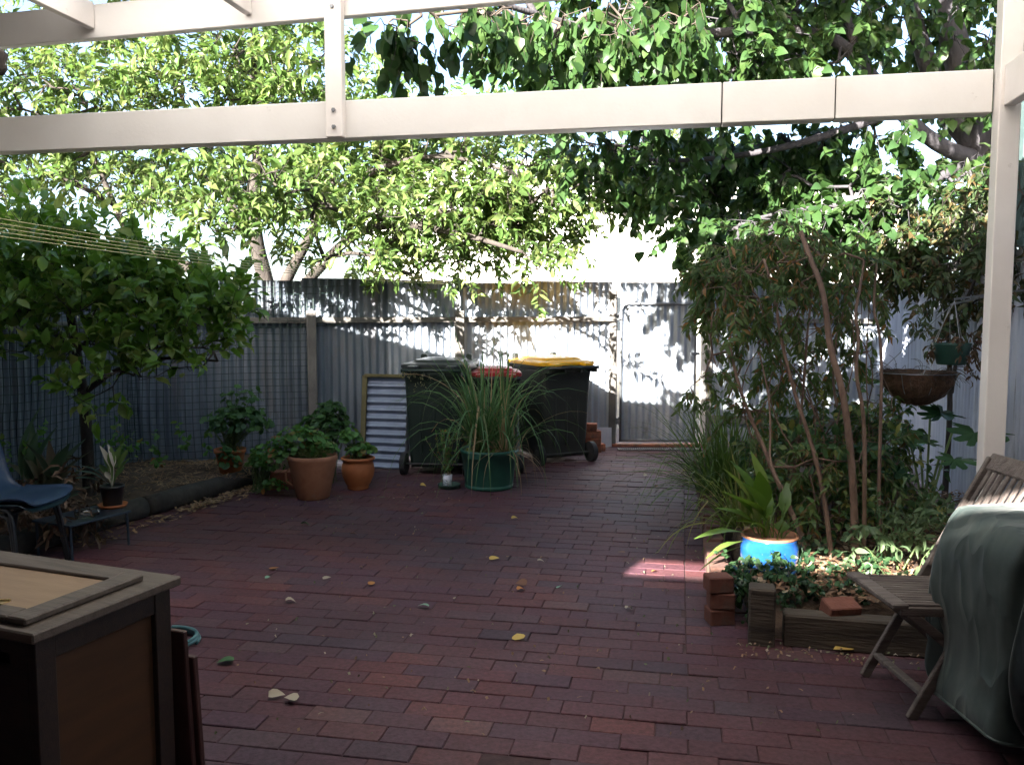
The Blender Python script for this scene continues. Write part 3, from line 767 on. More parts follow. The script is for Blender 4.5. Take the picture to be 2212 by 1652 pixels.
t2, _ = tree('heart_leaved_tree', 'large tree with twin grey trunks and heart-shaped leaves leaning in from the right', bt,
     [(tr0, (.17, .085)), (tr1, (.10, .055)), (bo, (.075, .012)), (bo2, (.05, .03)), (bo3, (.045, .01)), (bo4, (.05, .01)), (bo5, (.02, .006))],
     clp, m_bark_g, ml_pear, T_HEART, seed=8, tl=.34, nl=15, ls=.085, hang=.45, up=.05, r0=.002, rmax=.02)
# its low bough that hangs just outside the upper beam, big leaves close by
rng = np.random.default_rng(77)
cln = [(880, 30, 4.85, 90, 34, .2, 12), (1010, 20, 4.9, 80, 34, .2, 14), (860, 85, 4.8, 60, 40, .15, 7), (945, 120, 4.8, 20, 20, .1, 1), (1080, 40, 5.2, 60, 40, .3, 12), (1200, 40, 5.3, 100, 50, .3, 22), (1330, 60, 5.4, 90, 60, .3, 24), (1290, 110, 5.4, 60, 30, .3, 8), (1450, 30, 5.6, 80, 40, .3, 14)]
tw, a_, b_, c_, d_ = grow_twigs(cln, rng, tl=.26, nl=7, ls=.082, hang=.9, up=0)
mb = MB(); colonise(mb, [bo], [t[0] for t in tw], rng, r0=.002, rmax=.012)
for t in tw: mb.tube(t[::2], [.002, .0016, .001], n=3, cap=False)
mb.build('bough', m_twig, t2, smooth=True); leaves('crown', T_HEART, a_, b_, c_, d_, ml_pear, t2, rng=rng)

# 3. citrus tree in the left bed
bc = A(190, 990, 6.3); bc.z = .1
ct = [bc, A(185, 880, 6.2), A(165, 760, 6.1), A(150, 660, 6.0), A(120, 560, 6.0)]
c2 = [A(180, 850, 6.2), A(260, 790, 6.0), A(360, 770, 5.8), A(470, 780, 5.7)]
c3 = [A(165, 760, 6.1), A(250, 680, 5.9), A(340, 640, 5.8), A(440, 640, 5.8)]
c4 = [A(165, 760, 6.1), A(70, 680, 5.8), A(-40, 620, 5.6)]
clc = [(60, 560, 5.8, 90, 60, .5, 34), (180, 560, 5.9, 100, 55, .5, 36), (290, 590, 5.9, 80, 45, .5, 28), (20, 660, 5.6, 70, 60, .4, 26), (120, 650, 5.7, 90, 55, .5, 34), (240, 660, 5.8, 90, 50, .5, 34),
       (340, 680, 5.7, 70, 50, .4, 26), (430, 640, 5.8, 70, 40, .35, 22), (480, 690, 5.8, 40, 45, .3, 12), (180, 740, 5.6, 80, 40, .4, 18), (300, 740, 5.6, 80, 30, .35, 16), (60, 740, 5.5, 60, 40, .4, 10),
       (280, 810, 5.5, 70, 22, .3, 13), (200, 850, 5.5, 50, 30, .3, 9), (440, 740, 5.7, 60, 25, .3, 11), (390, 800, 5.6, 50, 15, .2, 4), (-70, 600, 5.6, 90, 120, .5, 36), (140, 500, 6.2, 130, 30, .5, 18), (20, 480, 6.2, 60, 40, .4, 14)]
tree('citrus_tree', 'low citrus tree with glossy bright leaves in the left garden bed', bc, [(ct, (.05, .02)), (c2, (.025, .006)), (c3, (.022, .006)), (c4, (.022, .006))],
     clc + [(500, 660, 5.8, 35, 50, .25, 12), (330, 610, 5.7, 80, 40, .3, 22), (410, 690, 5.6, 60, 40, .3, 16)], m_bark, ml_citrus, T_BROAD, seed=21, tl=.22, nl=9, ls=.098, hang=-.3, up=.35, r0=.0018, rmax=.014)

# 4. nandina-like shrub, many bare cane stems, right bed
bz = .14
def st(pts, Y0, Y1): n = len(pts); return [A(u, v, Y0 + (Y1 - Y0) * i / (n - 1)) for i, (u, v) in enumerate(pts)]
stems = [([(1749, 1212), (1730, 1150), (1711, 1109), (1666, 1008), (1652, 970), (1611, 880), (1590, 811), (1575, 740)], 4.55, 4.9, .017, .007),
         ([(1796, 1210), (1786, 1109), (1767, 1005), (1739, 915), (1715, 845), (1687, 734), (1673, 634), (1650, 560)], 4.55, 5.0, .015, .007),
         ([(1847, 1215), (1845, 1080), (1836, 956), (1819, 835), (1791, 748), (1784, 661), (1770, 602), (1749, 557), (1730, 500)], 4.55, 5.0, .022, .013),
         ([(1866, 1210), (1868, 1000), (1866, 887), (1846, 800), (1857, 734), (1846, 679), (1857, 627), (1870, 540)], 4.6, 5.1, .013, .007),
         ([(1902, 1200), (1898, 1050), (1902, 922), (1905, 783), (1899, 707), (1885, 672), (1895, 560)], 4.7, 5.2, .012, .006),
         ([(1700, 1070), (1661, 1005), (1665, 930), (1661, 852), (1640, 760)], 4.58, 4.9, .009, .004),
         ([(1700, 1150), (1720, 1000), (1735, 850), (1745, 700), (1760, 600)], 5.1, 5.3, .010, .006),
         ([(1880, 1180), (1845, 1000), (1800, 860), (1800, 760), (1830, 640)], 5.2, 5.4, .010, .006)]
_rs = random.Random(12)
for _k in range(9):
    _u = _rs.uniform(1620, 1920); _p = [(_u, 1180), (_u + _rs.uniform(-40, 40), 1040), (_u + _rs.uniform(-70, 70), 920), (_u + _rs.uniform(-100, 90), 790), (_u + _rs.uniform(-130, 90), _rs.uniform(640, 720))]
    _y = _rs.uniform(4.8, 5.4); stems.append((_p, _y, _y + .3, .006, .0025))
cln_ = [(1600, 600, 5.2, 90, 70, .4, 44), (1700, 560, 5.3, 90, 60, .4, 44), (1810, 560, 5.4, 90, 70, .4, 44), (1560, 660, 5.0, 45, 40, .3, 12), (1650, 700, 5.2, 60, 50, .3, 14), (1740, 680, 5.4, 80, 60, .4, 18),
        (1840, 640, 5.5, 60, 50, .4, 18), (1525, 760, 4.9, 26, 50, .3, 5), (1510, 830, 4.9, 18, 35, .2, 6), (1740, 820, 5.6, 60, 50, .4, 13), (1780, 900, 5.6, 60, 50, .4, 14), (1840, 800, 5.6, 30, 60, .3, 5),
        (1530, 620, 5.0, 40, 40, .3, 10), (1690, 640, 5.1, 90, 50, .4, 18)]
tree('cane_shrub', 'tall shrub with many bare brown canes and fine leaves in the right bed', A(1830, 1205, 4.75), [(st(p, y0, y1), (a, b)) for p, y0, y1, a, b in stems],
     cln_ + [(1690, 780, 5.5, 70, 50, .3, 12), (1820, 730, 5.5, 60, 50, .3, 10), (1630, 930, 5.3, 40, 50, .25, 8), (1700, 510, 5.4, 110, 35, .3, 28), (1570, 570, 5.2, 50, 30, .2, 10), (1780, 760, 5.6, 50, 60, .3, 9), (1720, 920, 5.8, 60, 40, .3, 14), (1600, 900, 5.2, 50, 60, .3, 8), (1680, 1000, 4.9, 60, 60, .2, 8), (1770, 1010, 4.8, 60, 70, .2, 9), (1870, 1000, 4.9, 50, 70, .2, 8), (1930, 900, 5.2, 40, 60, .2, 5)], m_stem, ml_nand, tmpl(.3, .12, .04), seed=31, cat='shrub', tl=.22, nl=19, ls=.058, hang=.35, up=.05, r0=.0014, rmax=.007, crown='foliage', trunk='stems', attach=[st(p, y0, y1)[3:] for p, y0, y1, a, b in stems], spread=.7)
# low glossy understory of the bed
cl_l = [(1720, 1010, 5.2, 90, 60, .3, 24), (1820, 1020, 5.3, 80, 60, .3, 26), (1900, 960, 5.6, 60, 60, .3, 22), (1880, 1060, 5.2, 80, 40, .3, 22), (1760, 1100, 4.95, 80, 30, .3, 16), (1960, 1010, 5.5, 50, 40, .3, 9), (1860, 1130, 4.9, 90, 25, .25, 14), (1800, 950, 5.8, 100, 50, .4, 24)]
tree('low_shrub', 'dark glossy low shrub at the foot of the bare canes', A(1830, 1130, 5.2), [([A(1830, 1150, 5.2), A(1830, 1050, 5.2), A(1825, 990, 5.3)], (.01, .005))],
     cl_l + [(1690, 960, 5.6, 70, 60, .3, 30), (1780, 960, 5.1, 70, 60, .3, 26), (1740, 1040, 5.0, 70, 50, .25, 26), (1850, 960, 5.2, 60, 50, .3, 24), (1930, 1090, 5.1, 70, 40, .3, 20), (1640, 1000, 5.8, 50, 40, .3, 16), (1900, 880, 5.9, 60, 50, .3, 22)], m_stem, leafmat('leaf_low', [(.045, .1, .035), (.065, .14, .05), (.09, .17, .05), (.26, .26, .07), (.065, .13, .06)], .25, .3, pos=[0, .3, .6, .92, .97]), T_BROAD, seed=35, cat='shrub', tl=.2, nl=11, ls=.06, hang=.05, up=.25, r0=.0016, rmax=.008, crown='foliage', trunk='stems')
# sunlit compound shoots near the front
cl_s = [(1905, 1150, 4.35, 50, 24, .15, 11), (1990, 1150, 4.3, 50, 30, .15, 13), (1850, 1180, 4.35, 30, 20, .12, 5), (2040, 1120, 4.35, 40, 25, .15, 7)]
tree('cane_seedling', 'pale sunlit shoots of compound leaves between the canes and the covered barbecue', A(1940, 1225, 4.3), [([A(1940, 1230, 4.3), A(1930, 1180, 4.3), A(1925, 1140, 4.3)], (.006, .003)), ([A(1950, 1230, 4.3), A(1985, 1170, 4.3), A(2000, 1130, 4.3)], (.006, .003)), ([A(1900, 1230, 4.3), A(1880, 1190, 4.3)], (.005, .003))],
     cl_s, m_stem_g, leafmat('leaf_pale', [(.1, .16, .08), (.14, .2, .1), (.08, .14, .06)], .35, .35), T_LANCE, seed=37, cat='seedling', tl=.2, nl=12, ls=.06, hang=.25, up=.2, r0=.0014, rmax=.004, crown='foliage', trunk='stems')
# climber over the right fence
cl_c = [(1960, 570, 6.6, 90, 40, .35, 34), (2040, 550, 6.2, 90, 60, .4, 50), (1950, 520, 6.6, 80, 60, .4, 44), (2095, 630, 5.8, 50, 40, .3, 20), (2010, 640, 6.2, 50, 18, .2, 8), (2100, 480, 6.2, 60, 60, .4, 34), (2180, 560, 5.3, 50, 60, .3, 22), (1900, 560, 7.0, 80, 50, .4, 30), (2060, 720, 5.7, 60, 16, .2, 6), (1930, 430, 6.8, 70, 40, .4, 20), (2200, 420, 5.4, 50, 60, .3, 14), (2040, 460, 6.5, 80, 50, .4, 34)]
vb = rf(6.3) + V((-.12, 0, .1))
tree('climber', 'dark rust-tinged climber massed along the top of the blue-grey fence', vb, [([vb, vb + V((.02, 0, .8)), A(2040, 590, 6.2), A(1960, 540, 6.6)], (.025, .01)), ([vb + V((.02, 0, .8)), A(2090, 600, 5.8), A(2190, 540, 5.3)], (.015, .008))],
     cl_c, m_bark, ml_dark, T_LANCE, seed=41, cat='climber', tl=.24, nl=17, ls=.07, hang=.3, up=.05, r0=.0016, rmax=.01, crown='foliage', trunk='stems')
# a pale tree a long way behind
bf = V((6.5, 30, -.05))
tree('distant_tree', 'pale distant tree far beyond the gate', bf, [([bf, bf + V((.1, 0, 2)), bf + V((.3, 0, 4.5)), bf + V((.1, 0, 6.5))], (.2, .05))],
     [((6.3, 30, 4.5), (1.4, 1.2, 1.8), 60), ((7.0, 30, 6.0), (1.5, 1.2, 1.3), 60), ((5.6, 30, 6.2), (1.2, 1.2, 1.2), 50)], m_bark_g, ml_far, T_LANCE, seed=51, px=False, tl=.9, nl=16, ls=.26, r0=.006, rmax=.05, twig_r=.006)

# ---------------- grass-like plants
def grass_clump(name, label, c, specs, mat, cat='plant', seed=0, extra=None):
    r = random.Random(seed); mb = MB()
    for n, rad, (La, Lb), w, lean, droop in specs:
        for _ in range(n):
            a = r.uniform(0, 2 * math.pi); rr = rad * math.sqrt(r.random())
            p = V(c) + V((math.cos(a) * rr, math.sin(a) * rr, 0)); L_ = r.uniform(La, Lb)
            a2 = a + r.uniform(-.8, .8); th = lean * r.uniform(.2, 1.3)
            d = V((math.cos(a2) * math.sin(th), math.sin(a2) * math.sin(th), math.cos(th)))
            pts = [p.copy()]; k = 9; dr = droop * r.uniform(.3, 1.5)
            kink = r.random() < .16; kk = r.randint(3, 6)
            for i in range(k):
                g_ = dr * (.3 + i * .28) / k * 2.2
                if kink and i == kk: g_ += r.uniform(.8, 1.8)
                d = (d + V((r.uniform(-.05, .05), r.uniform(-.05, .05), -g_))).normalized()
                p = p + d * (L_ / k)
                if p.z < .012: p.z = .012
                pts.append(p.copy())
            side = V((-math.sin(a2), math.cos(a2), r.uniform(-.5, .5))).normalized()
            mb.ribbon(pts, w * r.uniform(.6, 1.2), side)
    return mb
ml_grass = leafmat('blade_green', [(.055, .12, .04), (.09, .18, .06), (.12, .22, .08), (.07, .14, .05), (.24, .25, .11), (.42, .3, .16)], .3, .5, pos=[0, .2, .5, .8, .93, .98])
ml_dry = leafmat('blade_dry', [(.36, .24, .13), (.5, .36, .22), (.28, .2, .1)], .3, .6)
ml_strap = leafmat('blade_strap', [(.05, .1, .025), (.09, .16, .035), (.13, .2, .05), (.07, .12, .03)], .3, .4)
c = A(1575, 1020, 6.4); c.z = .14
mb = grass_clump('', '', c, [(330, .22, (.55, 1.05), .0065, .95, .5), (90, .16, (.6, .95), .0065, .5, .4)], None, seed=3)
mb.build('strappy_plant', ml_strap, at=c)
c2_ = A(1612, 1120, 5.35); c2_.z = .14
mb3 = grass_clump('', '', c2_, [(120, .14, (.35, .7), .0075, .95, .7), (30, .1, (.4, .6), .0075, .4, .4)], None, seed=13)
o = mb3.build('strappy_plant', leafmat('blade_strap_yellow', [(.09, .15, .03), (.15, .22, .05), (.2, .25, .07), (.3, .26, .1)], .35, .4), at=c2_); meta(o, 'lower clump of arching yellow-green blades spilling over the brick edge behind the blue pot', 'plant')
o = bpy.data.objects['strappy_plant']; meta(o, 'fountain of narrow green blades at the left edge of the right bed near the gate', 'plant')
# broad canna-like leaves, blue pot
POT = A(1662, 1180, 4.42); POT.z = .095
def long_leaf(mb, base, tip, w, curl=.1, stalk=.3, side=None, seed=0):
    r = random.Random(seed); b, t = V(base), V(tip); d = t - b
    s = side or d.cross(V((0, 0, 1)));
    if s.length < 1e-4: s = V((1, 0, 0))
    s = (s.normalized() + V((r.uniform(-.3, .3), r.uniform(-.3, .3), 0))).normalized()
    up = s.cross(d).normalized(); n = 9; vs = []; fs = []
    for i in range(n + 1):
        k = i / n; p = b + d * k + up * (curl * d.length * math.sin(k * math.pi) * .8) - V((0, 0, 1)) * (curl * .5 * k * k * d.length)
        ww = .004 if k < stalk else w * math.sin(math.pi * min(1, ((k - stalk) / (1 - stalk)) ** .75 * .96 + .02)) + .001
        f_ = up * ww * .3
        vs += [p - s * ww + f_, p, p + s * ww + f_]
    for i in range(n): a = i * 3; fs += [(a, a + 1, a + 4, a + 3), (a + 1, a + 2, a + 5, a + 4)]
    mb.add(vs, fs)

# ================================================================== POTS AND POTTED PLANTS
m_terra = surf('terracotta', [(.26, .105, .055), (.36, .16, .085), (.31, .13, .07)], .85, 7, bump=.25, dirt=((.3, .24, .19), 5, .6))
m_terra2 = surf('terracotta_orange', [(.36, .11, .035), (.45, .16, .055)], .6, 7, bump=.15, dirt=((.22, .12, .07), 5, .6))
m_tub = surf('green_plastic', [(.02, .10, .07), (.03, .125, .088)], .45, 6, dirt=((.05, .09, .07), 9, .62))
m_blueglaze = surf('blue_glaze', [(.008, .055, .24), (.015, .09, .33), (.04, .17, .42)], .1, 3, stretch=(1, 1, 2.5), coat=.8)
m_black = surf('black_plastic', [(.012, .012, .013), (.022, .022, .024)], .45, 9)
m_potsoil = surf('pot_soil', [(.035, .022, .014), (.08, .05, .03)], .95, 40, bump=.6)

def disc_soil(c, r, z, root, name='soil'):
    mb = MB(); mb.lathe((c[0], c[1], z), [(0, .012), (r * .5, .01), (r * .85, .004), (r, 0)], 24); mb.build(name, m_potsoil, root, smooth=True)
ml_ger = leafmat('leaf_geranium', [(.06, .16, .035), (.09, .21, .05), (.12, .26, .065), (.07, .18, .045), (.18, .27, .07), (.3, .14, .04)], .35, .45, pos=[0, .25, .5, .75, .93, .98])
ml_ger_d = leafmat('leaf_geranium_dark', [(.035, .09, .03), (.055, .125, .04), (.075, .16, .045)], .3, .45)
def geranium(parent, blobs, n, ls, mat, stem_base, seed=0, T=T_GER, name='foliage', up=.5):
    rng = np.random.default_rng(seed); PP = []; DD = []; NN = []; SS = []; mb = MB()
    for (c, R_), w in blobs:
        m = int(n * w)
        d = rdir(rng, m); d[:, 2] = np.where(d[:, 2] < -.35, -d[:, 2], d[:, 2]); rad = rng.uniform(.35, 1, m) ** .6
        p = np.array(c) + d * rad[:, None] * np.array(R_)
        for i in range(m):
            nn = d[i] * .7 + np.array((0, 0, up)) + rng.normal(size=3) * .35
            t = np.cross(nn, rng.normal(size=3)); PP.append(p[i]); DD.append(t); NN.append(nn); SS.append(ls * rng.uniform(.45, 1.15))
            if i % 5 == 0:
                q = V(stem_base) + V((rng.normal() * .03, rng.normal() * .03, 0)); mid = (q + V(p[i])) / 2 + V((rng.normal() * .02, rng.normal() * .02, .02)); mb.tube([q, mid, V(p[i])], [.004, .003, .0018], n=4, cap=False)
    mb.build('stems', m_stem_g, parent, smooth=True)
    return leaves(name, T, PP, DD, NN, SS, mat, parent, rng=rng)

# big tapered terracotta pot with geranium
c = G(668, 1083); c = V((c.x, c.y + .14, 0))
t = thing('potted_geranium', 'large tapered terracotta pot of bright green geranium, foremost', 'potted plant', c, group='geraniums in terracotta pots')
mb = MB(); mb.lathe(c, [(.118, 0), (.13, .012), (.185, .27), (.19, .30), (.197, .315), (.197, .345), (.188, .35), (.176, .34), (.172, .3)], 40)
mb.build('pot', m_terra, t, smooth=True); disc_soil(c, .172, .315, t)
mb = MB(); mb.tube([c + V((-.155, -.07, .26)), c + V((-.195, -.085, .22)), c + V((-.19, -.085, .15)), c + V((-.145, -.065, .11))], .008, n=6); mb.build('lug', m_terra, t, smooth=True)
geranium(t, [((c + V((-.10, .0, .43)), (.24, .17, .14)), .5), ((c + V((-.27, -.02, .34)), (.15, .12, .17)), .22), ((c + V((.05, .02, .39)), (.15, .13, .09)), .28)], 430, .052, ml_ger, c + V((0, 0, .32)), seed=1)
# fine ferny clump at the rim
rng = np.random.default_rng(3); n = 500; d = rdir(rng, n); p = np.array(c + V((.02, -.06, .37))) + d * np.array((.13, .08, .05)) * rng.uniform(.3, 1, (n, 1))
leaves('fern_leaves', T_FINE, p, d + np.array((0, 0, .5)), rdir(rng, n), rng.uniform(.02, .04, n), leafmat('leaf_fern', [(.1, .15, .04), (.15, .19, .06), (.2, .17, .08)], .3), t, rng=rng)
# round-bellied bowl pot with geranium
c = G(768, 1062); c = V((c.x, c.y + .13, 0))
t = thing('potted_geranium', 'round-bellied orange terracotta pot with rolled rim and low geranium, beside the tapered pot', 'potted plant', c, group='geraniums in terracotta pots')
mb = MB(); mb.lathe(c, [(.08, 0), (.092, .012), (.088, .028), (.1, .045), (.13, .11), (.138, .16), (.132, .21), (.122, .235), (.13, .243), (.142, .252), (.142, .266), (.13, .272), (.118, .262), (.115, .24)], 40)
mb.build('pot', m_terra2, t, smooth=True); disc_soil(c, .116, .25, t)
geranium(t, [((c + V((.03, 0, .32)), (.12, .12, .06)), .6), ((c + V((-.07, .02, .42)), (.10, .1, .08)), .4)], 170, .058, ml_ger, c + V((0, 0, .25)), seed=2)
# pot at the back in the bed
c = V((A(498, 1010, 7.25).x, 7.25, .12))
t = thing('potted_geranium', 'shaded orange pot with trailing geranium standing back in the bed under the netting', 'potted plant', c, group='geraniums in terracotta pots')
mb = MB(); mb.lathe(c, [(.075, 0), (.085, .01), (.115, .15), (.12, .18), (.132, .185), (.132, .215), (.12, .215), (.11, .19)], 32); mb.build('pot', m_terra2, t, smooth=True); disc_soil(c, .11, .2, t)
geranium(t, [((c + V((.08, 0, .42)), (.28, .2, .17)), .75), ((c + V((.02, -.12, .12)), (.12, .06, .14)), .15), ((c + V((.1, .05, .62)), (.2, .12, .1)), .1)], 420, .062, ml_ger_d, c + V((0, 0, .2)), seed=4)
# taller darker geranium behind the pots
c = V((A(705, 1000, 7.45).x, 7.45, 0))
t = thing('geranium_bush', 'tall dark green geranium bush standing behind the front pots against the fence post', 'shrub', c)
geranium(t, [((c + V((0, 0, .45)), (.25, .17, .2)), .75), ((c + V((.05, 0, .62)), (.14, .1, .1)), .25)], 480, .055, ml_ger_d, c, seed=6)
c = V((A(560, 1040, 7.0).x, 7.0, .02))
t = thing('geranium_bush', 'loose geranium sprawling over the log end left of the tapered pot', 'shrub', c)
geranium(t, [((c + V((.05, .05, .22)), (.17, .14, .16)), .8), ((c + V((.14, -.08, .06)), (.12, .08, .05)), .2)], 240, .05, ml_ger, c, seed=7)
# bricks beside the pot
def loose_brick(c, rz, label, mat=None, name='brick', tilt=0.0, size=(.23, .11, .076), group=None):
    mb = MB(); M = Matrix.Rotation(rz, 3, 'Z') @ Matrix.Rotation(tilt, 3, 'X'); mb.box((c[0], c[1], c[2] + size[2] / 2), size, M=M, bev=.005)
    o = mb.build(name, mat or m_brick_red, at=c); return meta(o, label, 'brick', group)
b = G(607, 1062); loose_brick((b.x, b.y + .14, 0), .25, 'worn brick lying half under the geranium left of the tapered pot', size=(.24, .12, .15))

# green tub of lemongrass
c = G(1055, 1063); c = V((c.x, c.y + .215, 0))
t = thing('grass_tub', 'dark green plastic tub with clip handles, full of long drooping lemongrass', 'potted plant', c)
mb = MB(); mb.lathe(c, [(.195, 0), (.203, .006), (.208, .03), (.203, .033), (.205, .04), (.226, .262), (.232, .266), (.234, .30), (.243, .302), (.246, .325), (.24, .333), (.225, .33), (.222, .29)], 48)
mb.build('tub', m_tub, t, smooth=True)
for a in (-118, 62):
    a = math.radians(a); mb = MB(); q = c + V((math.cos(a) * .25, math.sin(a) * .25, .30)); mb.box(q, (.028, .12, .055), rz=a, bev=.006); mb.build('handle', m_tub, t)
a = math.radians(-25); mb = MB(); q = c + V((math.cos(a) * .25, math.sin(a) * .25, .30)); mb.box(q, (.028, .11, .055), rz=a, bev=.006); mb.build('handle', m_tub, t)
disc_soil(c, .222, .30, t)
cs = c + V((0, 0, .30))
mb = grass_clump('', '', cs + V((-.06, .02, 0)), c and [(56, .10, (.7, 1.15), .0082, .45, .7), (60, .08, (.9, 1.4), .008, .62, .95), (26, .06, (.55, .85), .0065, .25, .3)], None, seed=5)
mb2 = grass_clump('', '', cs + V((.12, .02, 0)), [(50, .07, (.6, .95), .0068, .3, .45), (34, .05, (.8, 1.15), .0065, .75, 1.0)], None, seed=9)
n = len(mb.v); mb.v += mb2.v; mb.f += [tuple(i + n for i in f) for f in mb2.f]
rg = random.Random(4)                               # leaf sheath standing tall on the right
for k in range(5):
    p0 = cs + V((.08 + k * .012, .03, 0)); mb.ribbon([p0, p0 + V((.02, 0, .4)), p0 + V((.03 + rg.uniform(-.02, .02), 0, .75)), p0 + V((.02 + rg.uniform(-.05, .05), 0, .98))], .009, (1, .2, 0))
mb.build('grass_blades', ml_grass, t, smooth=True)
mb = grass_clump('', '', cs + V((.14, -.06, 0)), [(34, .08, (.3, .55), .0045, 1.1, 1.6), (14, .12, (.3, .6), .004, .5, .9)], None, seed=15); mb.build('dry_blades', ml_dry, t, smooth=True)
rng = np.random.default_rng(6); n = 260; d = rdir(rng, n); d[:, 2] = abs(d[:, 2]) * .6; aa = rng.uniform(0, 6.28, n); rr = rng.uniform(.06, .225, n)
leaves('weed_leaves', T_OVAL, np.stack([c.x + np.cos(aa) * rr, c.y + np.sin(aa) * rr, np.full(n, .315)], 1), d, np.tile((0, 0, 1.), (n, 1)) + rng.normal(size=(n, 3)) * .3, rng.uniform(.025, .05, n), leafmat('leaf_weed', [(.07, .14, .03), (.13, .2, .05), (.25, .17, .08)], .3), t, rng=rng)
# seed stalk leaning left
mb = MB(); pts = smoothen([cs + V((-.05, 0, .2)), A(985, 845, 7.3), A(920, 808, 7.3), A(862, 808, 7.3)], 2); mb.tube(pts, lerp_r(.003, .0012, len(pts)), n=4)
mb.build('seed_stalk', ml_dry, t); n = 150; rng = np.random.default_rng(8)
P_ = np.array([np.array(pts[int(rng.uniform(.55, .999) * len(pts))]) + rng.normal(size=3) * .012 + np.array((0, 0, -rng.uniform(0, .14) * (k % 3 == 0))) for k in range(n)])
leaves('seed_leaves', T_FINE, P_, rdir(rng, n) + np.array((0, 0, -1.)), rdir(rng, n), rng.uniform(.012, .026, n), leafmat('seed_olive', [(.16, .17, .07), (.22, .2, .1)], .2), t, rng=rng)

# little patterned cup with a leggy herb, on a saucer
c = G(968, 1058); c = V((c.x, c.y + .095, 0))
mb = MB(); mb.lathe(c, [(0, .004), (.082, .004), (.09, .0), (.096, .03), (.099, .034), (.093, .033), (.087, .012), (0, .011)], 36)
o = mb.build('saucer', surf('saucer_green', [(.05, .11, .09), (.08, .15, .12)], .5, 8), at=c, smooth=True); meta(o, 'grey-green plastic saucer beside the green tub', 'saucer')
cc = c + V((-.012, 0, .0115))
t = thing('cup_plant', 'small white cup with a dark dotted pattern holding a leggy herb', 'potted plant', cc)
m_cup, nt, b_ = _base('cup_pattern'); N = nt.nodes; L = nt.links
tc = N.new('ShaderNodeTexCoord'); sp = N.new('ShaderNodeSeparateXYZ'); L.new(tc.outputs['Object'], sp.inputs[0])
at = N.new('ShaderNodeMath'); at.operation = 'ARCTAN2'; L.new(sp.outputs[1], at.inputs[0]); L.new(sp.outputs[0], at.inputs[1])
cb = N.new('ShaderNodeCombineXYZ'); mu = N.new('ShaderNodeMath'); mu.operation = 'MULTIPLY'; mu.inputs[1].default_value = 5.1; L.new(at.outputs[0], mu.inputs[0]); L.new(mu.outputs[0], cb.inputs[0])
mz = N.new('ShaderNodeMath'); mz.operation = 'MULTIPLY'; mz.inputs[1].default_value = 105; L.new(sp.outputs[2], mz.inputs[0]); L.new(mz.outputs[0], cb.inputs[1])
vo = N.new('ShaderNodeTexVoronoi'); vo.inputs['Scale'].default_value = 1.0; vo.inputs['Randomness'].default_value = .35; L.new(cb.outputs[0], vo.inputs[0])
rz_ = _ramp(nt, [(0, 0, 0), (1, 1, 1)], [.38, .42]); L.new(vo.outputs['Distance'], rz_.inputs[0])
r3 = _ramp(nt, [(.01, .02, .04), (.05, .25, .3), (.015, .02, .05), (.1, .3, .15)], None, True); L.new(vo.outputs['Color'], r3.inputs[0])
mx = N.new('ShaderNodeMix'); mx.data_type = 'RGBA'; L.new(rz_.outputs[0], mx.inputs[0]); L.new(r3.outputs[0], mx.inputs[6]); mx.inputs[7].default_value = (.78, .78, .82, 1)
gz = _ramp(nt, [(0, 0, 0), (1, 1, 1)], [.6, .72]); z9 = N.new('ShaderNodeMath'); z9.operation = 'MULTIPLY'; z9.inputs[1].default_value = 10; L.new(sp.outputs[2], z9.inputs[0]); L.new(z9.outputs[0], gz.inputs[0])
my = N.new('ShaderNodeMix'); my.data_type = 'RGBA'; L.new(gz.outputs[0], my.inputs[0]); L.new(mx.outputs[2], my.inputs[6]); my.inputs[7].default_value = (.78, .78, .82, 1)
L.new(my.outputs[2], b_.inputs['Base Color']); b_.inputs['Roughness'].default_value = .25
mb = MB(); mb.lathe(cc, [(.033, 0), (.036, .003), (.042, .102), (.039, .102), (.037, .085)], 28); o = mb.build('cup', m_cup, t, smooth=True)
disc_soil(cc, .038, .096, t)
tree('', '', cc, [], [], m_twig, ml_ger, T_OVAL) if False else None
rng = np.random.default_rng(12); mb = MB(); PP = []; DD = []
for k in range(13):
    q = cc + V((rng.normal() * .012, rng.normal() * .012, .095)); d = V((rng.normal() * .16 - .05, rng.normal() * .12, 1)).normalized(); pts = [q.copy()]
    for j in range(7):
        d = (d + V(rng.normal(size=3) * .09)).normalized(); q = q + d * .055; pts.append(q.copy())
        for _ in range(8): PP.append(np.array(q) + rng.normal(size=3) * .008); DD.append(rng.normal(size=3) + np.array((0, 0, .3)))
    mb.tube(pts, .0016, n=4, cap=False)
mb.build('stems', ml_dry, t); leaves('foliage', T_OVAL, PP, DD, rdir(rng, len(PP)) + np.array((0, 0, .8)), rng.uniform(.012, .024, len(PP)), ml_ger, t, rng=rng)

